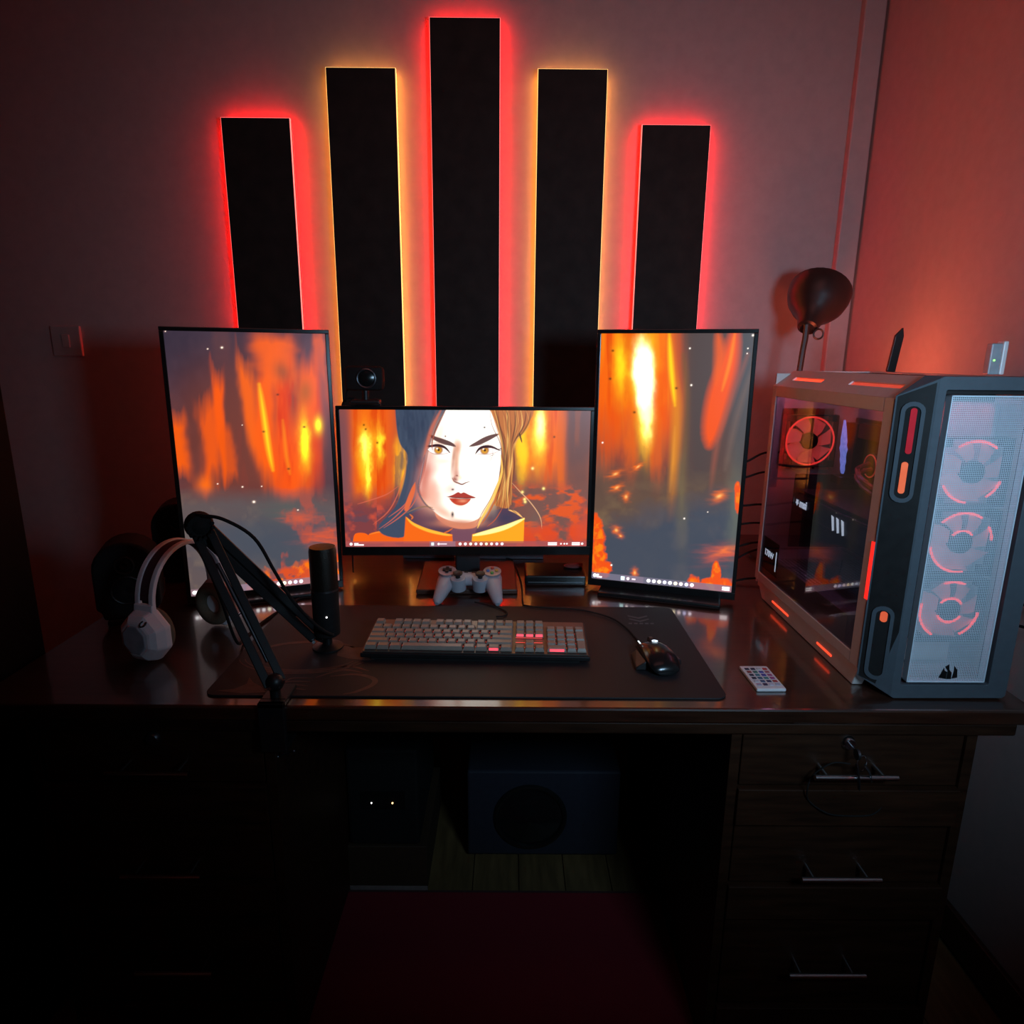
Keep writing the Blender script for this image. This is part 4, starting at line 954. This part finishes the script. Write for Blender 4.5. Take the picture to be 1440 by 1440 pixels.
B().prism([(-.325, .185), (-.33, .215), (-.345, .245), (-.32, .232), (-.29, .222), (-.258, .226), (-.25, .215), (-.275, .210), (-.235, .205), (-.215, .196), (-.245, .190), (-.265, .184), (-.235, .175), (-.262, .165), (-.30, .172)], zt, zt+.0002).build('printed_shape', print_m, pad)
B().prism([(-.50, .045), (-.47, .052), (-.455, .07), (-.46, .095), (-.445, .075), (-.425, .06), (-.41, .040), (-.45, .036)], zt, zt+.0002).build('printed_shape', print_m, pad)
for k in range(2): B().prism([(.278, .400-.018*k), (.300, .388-.018*k), (.322, .400-.018*k), (.322, .394-.018*k), (.300, .380-.018*k), (.278, .394-.018*k)], zt, zt+.0002).build('printed_chevron', print_d, pad)
for k in range(5): B().prism([(.272+k*.012, .350), (.279+k*.012, .350), (.281+k*.012, .357), (.273+k*.012, .357)], zt, zt+.0002).build('printed_letter', print_d, pad)

# ------------------------------------------------------------------ keyboard
kb = thing('keyboard', 'full-size black mechanical keyboard with red backlight', 'keyboard', (-.0560, .163, T+.0036), (0, 0, -.0267))
kp = mat('keyboard_plate', (.16, .14, .12), .35, .6, var=.1)
tl = math.radians(4.5)
Mk = Matrix.Rotation(tl, 4, 'X')
def PK(bld): bld.v = [tuple(Mk @ Vector(v)) for v in bld.v]; return bld
KW, KD = .440, .140
b = PK(B().b2((-KW/2, 0, .004), (KW/2, KD, .014))); b.build('keyboard_case', black_pl, kb, bevel=.002)
PK(B().b2((-KW/2+.004, .004, .014), (KW/2-.004, KD-.004, .0165))).build('top_plate', kp, kb)
B().b2((-.2, .12, 0), (-.17, .13, .014)).b2((.17, .12, 0), (.2, .13, .014)).b2((-.2, .002, 0), (.2, .01, .004)).build('foot', black_mat, kb)
U = .01905
key_m = mat('glossy_black_keycap', (.30, .25, .205), .34, var=.06, spec=.6)
led_key = mat('red_key_legend', (.8, .1, .12), .4, emit=(1, .06, .09), es=1.6)
led_key2 = mat('dim_pink_legend', (.5, .3, .3), .4, emit=(1, .35, .35), es=.35)
kmesh = {}
def keycap(wu, hu=1):
    k = (wu, hu)
    if k not in kmesh:
        w_, d_ = wu*U-.0012, hu*U-.0012
        b_ = B()
        def ring(w, d, z, oy=0): return [(-w/2, -d/2+oy, z), (w/2, -d/2+oy, z), (w/2, d/2+oy, z), (-w/2, d/2+oy, z)]
        b_.loft([ring(w_, d_, .0), ring(w_-.001, d_-.001, .0025), ring(w_-.0045, d_-.0055, .0072, .0008), ring(w_-.0062, d_-.007, .0068, .0008)])
        me = b_.mesh('key'); me.materials.append(key_m); kmesh[k] = me
    return kmesh[k]
rows = []   # (u position of centre from left, row centre depth in u from front, width, height)
r0 = .5
def add_row(v, seq, start=0):
    x = start
    for it in seq:
        if it < 0: x += -it; continue
        rows.append((x+it/2, v, it, 1)); x += it
add_row(.5, [1.25, 1.25, 1.25, 6.25, 1.25, 1.25, 1.25, 1.25, -.25, 1, 1, 1, -.25, 2, 1])
add_row(1.5, [2.25]+[1]*10+[2.75, -1.25, 1, -1.25, 1, 1, 1])
add_row(2.5, [1.75]+[1]*11+[2.25, -3.5, 1, 1, 1])
add_row(3.5, [1.5]+[1]*12+[1.5, -.25, 1, 1, 1, -.25, 1, 1, 1])
add_row(4.5, [1]*13+[2, -.25, 1, 1, 1, -.25, 1, 1, 1, 1])
add_row(5.75, [1, -1, 1, 1, 1, 1, -.5, 1, 1, 1, 1, -.5, 1, 1, 1, 1, -.25, 1, 1, 1])
rows.append((22.0, 1.0, 1, 2)); rows.append((22.0, 3.0, 1, 2))
x0k = -22.5*U/2; random.seed(3)
glow_keys = {(12.5+.6, .5), }
for (x, v, w_, h_) in rows:
    o = bpy.data.objects.new('key', keycap(w_, h_)); col.objects.link(o); o.parent = kb
    mk_ = Mk @ Matrix.Translation((x0k+x*U, .0085+v*U*1.0, .0178)); o.matrix_local = mk_
    # glowing legend on the front face of a few keys
    red = (v == .5 and (abs(x-13.125) < .2 or abs(x-19.5) < .3)) or (v == 3.5 and 15.2 < x < 18.3)
    if red:
        B().add([(-w_*U*.36, -.0089, .0015), (w_*U*.36, -.0089, .0015), (w_*U*.36, -.0078, .0060), (-w_*U*.36, -.0078, .0060)], [(0, 1, 2, 3)]).build('lit_legend', led_key, kb).matrix_local = mk_
# backlight under the caps
for xa, xb in ((1, 14.6), (15.3, 18.1), (18.6, 22.2)):
    for v in (1, 2, 3, 4):
        PK(B().b2((x0k+xa*U, .0085+v*U-.0006, .0167), (x0k+xb*U, .0085+v*U+.0006, .0172))).build('backlight_line', mat('red_backlight', (.6, .1, .1), .5, emit=(1, .09, .07), es=.9), kb)

# ------------------------------------------------------------------ mouse
ms = thing('mouse', 'black computer mouse with a white lit emblem, on the desk mat', 'mouse', (.292, .165, T+.0036), (0, 0, math.radians(8)))
ctrl = [(-.060, .020, .010), (-.052, .029, .024), (-.030, .033, .036), (0, .031, .039), (.025, .029, .034), (.048, .028, .024), (.060, .024, .012)]
rings = []
for y, hw, hh in ctrl:
    rings.append([(hw*math.cos(a)*(1 if math.sin(a) > -.2 else .9), y, hh*.5+hh*.5*math.sin(a)) for a in [2*PI*k/20 for k in range(20)]])
o = B().loft(rings).build('mouse_shell', black_gl, ms, True)
md = o.modifiers.new('s', 'SUBSURF'); md.levels = md.render_levels = 1
B().loft([[( .031, -.03, .004), (.039, -.028, .006), (.039, -.028, .016), (.031, -.03, .02)], [(.028, .03, .004), (.033, .028, .006), (.033, .028, .014), (.028, .03, .018)]]).build('side_button', steel, ms, bevel=.002)
B().loft([[(-.032, -.035, .003), (-.052, -.032, .003), (-.050, -.03, .008), (-.032, -.033, .02)], [(-.030, .035, .003), (-.040, .035, .003), (-.038, .03, .007), (-.030, .03, .016)]]).build('thumb_rest', black_pl, ms, bevel=.002)
B().lathe([(.010, -.0035), (.010, .0035)], 20, Matrix.Translation((0, .036, .026)) @ Matrix.Rotation(PI/2, 4, 'Y')).build('scroll_wheel', steel, ms, True)
emb_m = mat('lit_mouse_emblem', (.7, .8, .9), .4, emit=(.8, .93, 1), es=1.0)
B().torus(.0052, .0009, Matrix.Translation((.001, .016, .0368)) @ Matrix.Rotation(-.12, 4, 'X'), 20, 6, .7, 5.6).build('lit_emblem', emb_m, ms)
B().b2((.001, .0152, .0364), (.0068, .0170, .0376)).build('lit_emblem_bar', emb_m, ms)
B().b2((-.027, .022, .030), (-.0245, .034, .031), Matrix.Rotation(.0, 4, 'Y')).build('status_light', logo_white, ms)
cb = B().tube([(.283, .226, .772), (.275, .255, .7665), (.262, .32, .7665), (.235, .38, .7665), (.17, .425, .7665), (.10, .435, .7665), (.052, .447, .7665), (.042, .48, .763), (.040, .62, .763), (.02, .80, .763), (.0, .83, .763)], .0018).build('mouse_cable', black_mat)
tag(cb, 'thin black cable running back from the mouse', 'cable')

# ------------------------------------------------------------------ gamepad
gp = thing('gamepad', 'silver-grey gamepad with two black thumbsticks leaning on the monitor base', 'gamepad', (-.088, .512, T+.014), (math.radians(14), 0, math.radians(-1)))
gm = mat('silver_grey_plastic', (.40, .42, .47), .35, var=.04)
def blob_rings(pts, seg=16):
    rings = []
    P = [Vector(p[:3]) for p in pts]
    for i, p in enumerate(pts):
        t = (P[min(i+1, len(P)-1)]-P[max(i-1, 0)]).normalized()
        a_ = t.cross(Vector((0, 0, 1))).normalized(); b_ = a_.cross(t)
        rings.append([P[i]+a_*p[3]*math.cos(2*PI*k/seg)+b_*p[4]*math.sin(2*PI*k/seg) for k in range(seg)])
    return rings
b = B()
b.loft(blob_rings([(-.078, .030, .022, .006, .004), (-.072, .030, .022, .020, .013), (-.05, .031, .023, .029, .017), (-.02, .028, .022, .024, .015), (0, .027, .022, .021, .014), (.02, .028, .022, .024, .015), (.05, .031, .023, .029, .017), (.072, .030, .022, .020, .013), (.078, .030, .022, .006, .004)]))
for s in (-1, 1):
    b.loft(blob_rings([(s*.052, .045, .022, .012, .008), (s*.054, .030, .022, .025, .016), (s*.059, .005, .019, .021, .017), (s*.066, -.025, .013, .016, .015), (s*.071, -.048, .009, .012, .011), (s*.072, -.058, .007, .005, .005)]))
    b.lathe([(.019, .005), (.019, .030), (.018, .036), (.015, .037)], 24, Matrix.Translation((s*.027, .010, 0)))
o = b.build('gamepad_body', gm, gp, True)
for s in (-1, 1):
    B().lathe([(.006, .036), (.006, .044), (.0115, .047), (.012, .050), (.009, .0515), (.004, .050)], 20, Matrix.Translation((s*.027, .010, 0))).build('thumbstick', black_pl, gp, True)
    B().lathe([(.021, .036), (.0225, .040), (.022, .0415)], 24, Matrix.Translation((s*.055, .034, 0))).build('button_ring', mat('pinkish_silver', (.45, .36, .38), .3, .3), gp, True)
B().box((-.055, .034, .0435), (.022, .0075, .005)).box((-.055, .034, .0435), (.0075, .022, .005)).build('direction_pad', black_pl, gp)
for k, c_ in enumerate(((.5, .3, .05), (.5, .08, .05), (.08, .2, .5), (.1, .4, .1))):
    a = k*PI/2
    B().lathe([(.0042, .040), (.0042, .0445), (.003, .0455)], 14, Matrix.Translation((.055+.0105*math.cos(a), .034+.0105*math.sin(a), 0))).build('face_button', mat('button_%d' % k, c_, .35), gp, True)
for x in (-.009, .009): B().box((x, .036, .036), (.009, .004, .003)).build('small_button', black_pl, gp)
tag(B().tube([(-.072, .470, .766), (-.045, .455, .7665), (-.012, .430, .7665), (.004, .405, .7665), (-.002, .385, .7665), (-.02, .38, .7665)], .0018).build('gamepad_cable', black_mat), 'short dark cable curling in front of the gamepad', 'cable')

# ------------------------------------------------------------------ odds and ends below the centre monitor
bx = thing('storage_drive', 'flat black box right of the gamepad under the centre monitor', 'drive', (.128, .655, T))
B().b2((-.078, -.055, .001), (.078, .06, .028), bev=.004).build('drive_case', black_gl, bx)
B().b2((-.070, -.0556, .010), (.070, -.0548, .012)).build('front_groove', steel, bx)
rw = thing('folded_cloth', 'small dull red cloth lying on the flat black box', 'cloth', (.180, .672, T+.0285))
B().ball((0, 0, .004), (.026, .018, .005)).ball((.012, .006, .007), (.014, .010, .004)).build('cloth_folds', mat('dull_red_cloth', (.16, .04, .04), .8), rw, True)
wb = mat('grey_card', (.20, .20, .23), .6)
for x0, x1, nm in ((-.300, -.150, 'flat grey box behind the monitor stand, left of its column'), (-.085, .108, 'flat grey box behind the monitor stand, right of its column')):
    t_o = thing('flat_box', nm, 'box', ((x0+x1)/2, .865, T))
    hw_ = (x1-x0)/2
    B().b2((-hw_, -.035, .0008), (hw_, .02, .05), bev=.002).build('carton', wb, t_o)
    B().b2((-hw_-.0006, -.0356, .034), (hw_+.0006, .0206, .0512), bev=.002).build('lid', wb, t_o)

# ------------------------------------------------------------------ remote control
rc = thing('remote_control', 'thin white remote with rows of coloured buttons lying on the desk', 'remote', (.472, .103, T), (0, 0, math.radians(1)))
B().b2((-.026, -.044, .0005), (.026, .044, .0065), bev=.0016).build('remote_body', white_pl, rc)
cols = [[(.02, .02, .05), (.02, .02, .05), (.5, .5, .5), (.45, .03, .03)], [(.25, .05, .05), (.03, .15, .12), (.05, .06, .3), (.35, .1, .12)], [(.03, .03, .06), (.05, .2, .25), (.05, .05, .3), (.4, .08, .2)], [(.03, .03, .06), (.03, .12, .2), (.04, .2, .2), (.3, .06, .2)], [(.5, .5, .55), (.03, .1, .2), (.04, .04, .1), (.35, .05, .05)], [(.3, .3, .4), (.03, .03, .08), (.5, .5, .6), (.4, .4, .5)]]
for j, rw_ in enumerate(cols):
    for i, c_ in enumerate(rw_):
        B().b2((-.0205+i*.0112, .027-j*.0118, .0062), (-.0205+i*.0112+.0075, .027-j*.0118+.0065, .0076)).build('remote_button', mat('rb_%d_%d' % (j, i), c_, .5), rc)

# ------------------------------------------------------------------ headset
hs = thing('headset', 'white over-ear headset with a dark red headband pad', 'headset', (-.645, .252, T))
hs.scale = (1.04, 1.04, 1.0)
ax_ = Vector((.045, .13, 0)).normalized(); nrm = Vector((-ax_.y, ax_.x, 0))
Mh = Matrix((Vector((ax_.x, ax_.y, 0)), Vector((nrm.x, nrm.y, 0)), Vector((0, 0, 1)))).transposed().to_4x4()
hp = mat('white_gloss_plastic', (.78, .72, .75), .28, var=.02)
cush = mat('olive_grey_foam', (.13, .095, .06), .9, nscale=300, bump=.2)
def band(r0x, r0z, y0, y1, th, a0, a1, n=28):
    rings = []
    for k in range(n+1):
        a = a0+(a1-a0)*k/n
        c_, s_ = math.cos(a), math.sin(a)
        zc = .108
        rings.append([(-(r0x+t)*c_, y, zc+(r0z+t)*s_) for t, y in ((0, y0), (th, y0), (th, y1), (0, y1))])
    return B().loft(rings, Mh)
band(.082, .100, -.021, -.011, .008, -.15, PI+.15).build('headband_rail', hp, hs, bevel=.0015)
band(.082, .100, .011, .021, .008, -.15, PI+.15).build('headband_rail', hp, hs, bevel=.0015)
band(.080, .098, -.012, .012, .007, .12, PI-.12).build('headband_pad', mat('dark_red_mesh_fabric', (.055, .010, .016), .9, nscale=400, bump=.3), hs)
for s in (-1, 1):
    Mc = Mh @ Matrix.Translation((s*.083, 0, .055)) @ Matrix.Rotation(s*PI/2, 4, 'Y')
    # arm joining band to cup
    B().loft([[(s*.083, -.021, .115), (s*.092, -.021, .115), (s*.092, .021, .115), (s*.083, .021, .115)], [(s*.082, -.023, .085), (s*.096, -.023, .085), (s*.096, .023, .085), (s*.082, .023, .085)], [(s*.082, -.014, .06), (s*.098, -.014, .06), (s*.098, .014, .06), (s*.082, .014, .06)]], Mh).build('yoke', hp, hs, bevel=.002)
    cup = B().lathe([(.032, .034), (.044, .024), (.050, .008), (.051, -.004), (.042, -.008)], 8, Mc @ Matrix.Scale(1.08, 4, (1, 0, 0)) @ Matrix.Rotation(PI/8, 4, 'Z')).build('ear_cup', hp, hs, bevel=.004)
    B().lathe([(.026, .0345), (.028, .0340), (.026, .036)], 8, Mc @ Matrix.Scale(1.08, 4, (1, 0, 0)) @ Matrix.Rotation(PI/8, 4, 'Z')).build('cup_plate', mat('pale_grey_plate', (.36, .36, .40), .4), cup, bevel=.001)
    B().torus(.030, .012, Mc @ Matrix.Scale(1.12, 4, (1, 0, 0)) @ Matrix.Translation((0, 0, -.012)), 28, 10, rz=.011).build('ear_cushion', cush, hs, True)
    B().torus(.006, .0013, Mc @ Matrix.Translation((.034, -.022, .0315)) @ Matrix.Rotation(.85, 4, 'Y'), 16, 6, .6, 5.5).build('printed_emblem', black_pl, cup)

# speakers behind the headset
def speaker(label, x, y, r, h, rz):
    sp_ = thing('desktop_speaker', label, 'speaker', (x, y, T), (0, 0, rz), 'rounded black speakers at the left rear of the desk')
    w_ = r
    pts = [(-w_*.8, .012), (-w_*.85, .03), (-w_, .035)]+[(-w_*math.cos(a), h-w_*.95+w_*.95*math.sin(a)) for a in [PI*k/12 for k in range(13)]]+[(w_, .035), (w_*.85, .03), (w_*.8, .012)]
    B().prism(pts, -.045, .05, 'y').build('speaker_body', black_mat, sp_, True, bevel=.006)
    B().b2((-w_*.7, -.05, .0005), (w_*.7, .055, .013), bev=.003).build('foot', black_mat, sp_)
    for zz, rr in ((h-.05, .018), (h*.42, .030)):
        B().torus(rr, .003, Matrix.Translation((0, -.046, zz)) @ Matrix.Rotation(PI/2, 4, 'X')).build('driver_ring', black_pl, sp_, True)
        B().lathe([(.003, .001), (rr*.4, .004), (rr, -.001)], 20, Matrix.Translation((0, -.0455, zz)) @ Matrix.Rotation(PI/2, 4, 'X'), cap=False).build('speaker_cone', black_mat, sp_, True)
speaker('rounded black speaker at the desk edge behind the white headset', -.830, .385, .062, .182, math.radians(22))
speaker('taller rounded black speaker between headset and left monitor', -.850, .665, .062, .205, math.radians(20))

# ------------------------------------------------------------------ microphone arm
am = thing('boom_stand', 'black folding microphone boom arm clamped to the desk front', 'microphone arm', (-.385, .03, T))
A0 = Vector((0, -.012, .035)); EL = Vector((-.142, .075, .285)); M0 = Vector((.012, .19, .030))
side = Vector((.5, -.85, 0)).normalized()
def bar(p, q, off, r, nm):
    p = p+off; q = q+off
    d = (q-p).normalized(); s2 = side
    return B().loft([[c_+s2*r*i+d.cross(s2).normalized()*r*j for i, j in ((-1, -1), (1, -1), (1, 1), (-1, 1))] for c_ in (p, q)]).build(nm, black_pl, am, bevel=.0015)
nrmv = (EL-A0).cross(side).normalized()
for k in (-1, 1): bar(A0, EL, nrmv*.0115*k, .007, 'lower_bar')
nrm2 = (M0-EL).cross(side).normalized()
for k in (-1, 1): bar(EL, M0, nrm2*.009*k, .008, 'upper_bar')
B().tube([A0+nrmv*.004+(EL-A0)*.12, A0+(EL-A0)*.75], .0035, sub=1).build('tension_spring', steel, am, True)
B().tube([EL+(M0-EL)*.15, EL+(M0-EL)*.8], .0035, sub=1).build('tension_spring', steel, am, True)
b = B(); b.cyl(EL-side*.020, EL+side*.020, .020, seg=24); b.ball(EL, .024)
for k in range(16):
    a = 2*PI*k/16; u_ = nrmv*math.cos(a)+(EL-A0).normalized()*math.sin(a); b.cyl(EL+u_*.020-side*.010, EL+u_*.020+side*.024, .0032, seg=6)
b.build('elbow_knob', black_mat, am, True)
for P_ in (EL+nrmv*.018, EL-nrmv*.018, A0+nrmv*.012, A0-nrmv*.012, M0+nrm2*.012, M0-nrm2*.012): B().cyl(P_-side*.0135, P_+side*.0135, .0032, seg=10).build('bolt', chrome, am, True)
B().cyl(A0-Vector((0, 0, .036)), A0+Vector((0, 0, .005)), .009).ball(A0, .016).build('swivel_post', black_pl, am, True)
b = B(); b.b2((-.022, -.026, .0005), (.022, .030, .010)); b.b2((-.022, -.040, -.075), (.022, -.030, .010)); b.b2((-.022, -.040, -.080), (.022, .012, -.072)); b.b2((-.022, -.040, .0005), (.022, -.02, .010))
b.build('clamp', black_pl, am, bevel=.002)
B().cyl((.002, -.008, -.105), (.002, -.008, -.054), .0035).lathe([(.012, -.057), (.012, -.053)], 16, Matrix.Translation((.002, -.008, 0))).build('clamp_screw', chrome, am, True)
B().cyl((-.006, -.010, -.108), (.026, -.020, -.090), .0016).ball((.026, -.020, -.090), .0035).ball((-.006, -.010, -.108), .004).build('screw_lever', steel, am, True)
B().tube([M0, M0+Vector((.008, .004, -.008)), M0+Vector((.022, .006, -.014))], .008).build('end_joint', black_pl, am, True)
tag(B().tube([am.location+Vector(v) for v in ((.030, .20, .045), (.05, .17, .04), (.03, .135, .075), (.0, .10, .14), (-.02, .08, .20), (-.045, .065, .265), (-.090, .055, .300), (-.130, .060, .305), (-.150, .078, .300), (-.158, .095, .25), (-.140, .12, .14), (-.135, .16, .03), (-.15, .24, .0035), (-.14, .34, .0035), (-.10, .5, .0035))], .003).build('microphone_cable', black_mat), 'black cable arching over the microphone arm elbow', 'cable')

mc = thing('microphone', 'upright black cylindrical microphone beside the centre monitor', 'microphone', (-.352, .222, T))
B().lathe([(.020, .030), (.0255, .034), (.0262, .120), (.0262, .128)], 32).build('microphone_body', black_mat, mc, True)
B().lathe([(.0262, .129), (.0262, .205), (.0245, .213), (.012, .214), (.002, .214)], 32).build('grille', mat('dark_bronze_grille', (.03, .022, .016), .35, .6, nscale=600, bump=.4), mc, True)
B().lathe([(.027, .126), (.027, .130)], 32, cap=False).build('trim_ring', steel, mc, True)
B().ball((.008, -.0255, .078), .0015).build('status_light', led_white, mc)
B().cyl((0, 0, .004), (0, 0, .031), .009).lathe([(.030, .0040), (.030, .007), (.01, .012)], 24).build('mount', black_pl, mc, True)

# ------------------------------------------------------------------ webcam on the centre monitor
wc = thing('webcam', 'dark webcam clipped on the left top of the centre monitor', 'webcam', (-.335, .585, 1.2205), (0, 0, math.radians(4)))
B().b2((-.035, -.022, .001), (.035, .020, .010), bev=.003).b2((-.03, .034, -.05), (.03, .04, .006)).b2((-.03, .018, .001), (.03, .04, .008)).build('clip', black_pl, wc)
B().cyl((0, 0, .008), (0, 0, .035), .008).build('neck', black_pl, wc, True)
B().b2((-.045, -.020, .032), (.045, .018, .088), bev=.010).build('camera_body', black_mat, wc, True)
B().torus(.021, .0025, Matrix.Translation((.006, -.021, .060)) @ Matrix.Rotation(PI/2, 4, 'X')).build('lens_ring', steel, wc, True)
B().lathe([(.002, .004), (.012, .002), (.018, .0)], 24, Matrix.Translation((.006, -.0205, .060)) @ Matrix.Rotation(PI/2, 4, 'X')).build('lens', black_gl, wc, True)
B().tube([(-.03, .02, .012), (-.050, .022, .010), (-.062, .03, -.01), (-.060, .04, -.06), (-.058, .045, -.25), (-.06, .06, -.44)], .0022).tube([(-.052, .022, .004), (-.046, .02, .03), (-.042, .01, .045)], .0022).build('webcam_cable', black_mat, wc)

# ------------------------------------------------------------------ below the desk
rg = thing('rug', 'dark red rug on the floor under the desk', 'rug', (0, 0, 0))
B().b2((-.430, -1.3, .0003), (.62, .405, .010)).build('rug_pile', mat('dark_red_pile', (.24, .008, .022), .95, nscale=500, bump=.5, var=.2), rg, bevel=.003)
B().b2((-.436, -1.3, .0003), (-.4302, .411, .0085)).b2((-.4302, .4052, .0003), (.62, .411, .0085)).build('binding', mat('dull_rug_edge', (.08, .03, .03), .9), rg)
sb = thing('subwoofer', 'square slate-grey subwoofer with a round black cone under the desk', 'subwoofer', (.105, .53, 0))
B().b2((-.203, 0, .012), (.203, .30, .270), bev=.006).build('cabinet', mat('slate_cabinet', (.030, .032, .045), .5, var=.08, spec=.2), sb)
Ms = Matrix.Translation((-.035, -.001, .132)) @ Matrix.Rotation(PI/2, 4, 'X')
B().torus(.092, .007, Ms, 40, 8).build('surround', black_gl, sb, True)
B().lathe([(.086, -.001), (.055, .004), (.030, .012), (.001, .016)], 36, Ms, cap=False).build('cone', black_gl, sb, True)
for sx in (-.17, .17):
    for sy in (.03, .27): B().cyl((sx, sy, .0005), (sx, sy, .013), .015).build('foot', black_mat, sb, True)
up = thing('power_backup_unit', 'black power backup box with two tiny lights under the desk', 'power unit', (-.300, .425, 0))
B().b2((-.088, 0, .130), (.088, .32, .400), bev=.008).build('unit_body', black_mat, up)
B().b2((-.055, -.002, .235), (.055, .001, .285)).build('display_panel', black_gl, up)
B().ball((-.028, -.003, .254), .0016).build('status_light', led_white, up)
B().ball((.024, -.003, .254), .0022).build('status_light', mat('amber_led', (1, .6, .2), .4, emit=(1, .62, .25), es=3), up)
cr_ = thing('low_wooden_box', 'low dark wooden box standing under the power backup box', 'box', (-.300, .421, 0))
B().b2((-.108, 0, .0005), (.106, .33, .1295)).build('box_body', mat('brown_box', (.05, .028, .015), .6), cr_, bevel=.002)
B().b2((-.108, -.002, .0005), (.106, .0, .012)).build('box_edge', mat('pale_box_edge', (.30, .22, .20), .6), cr_)
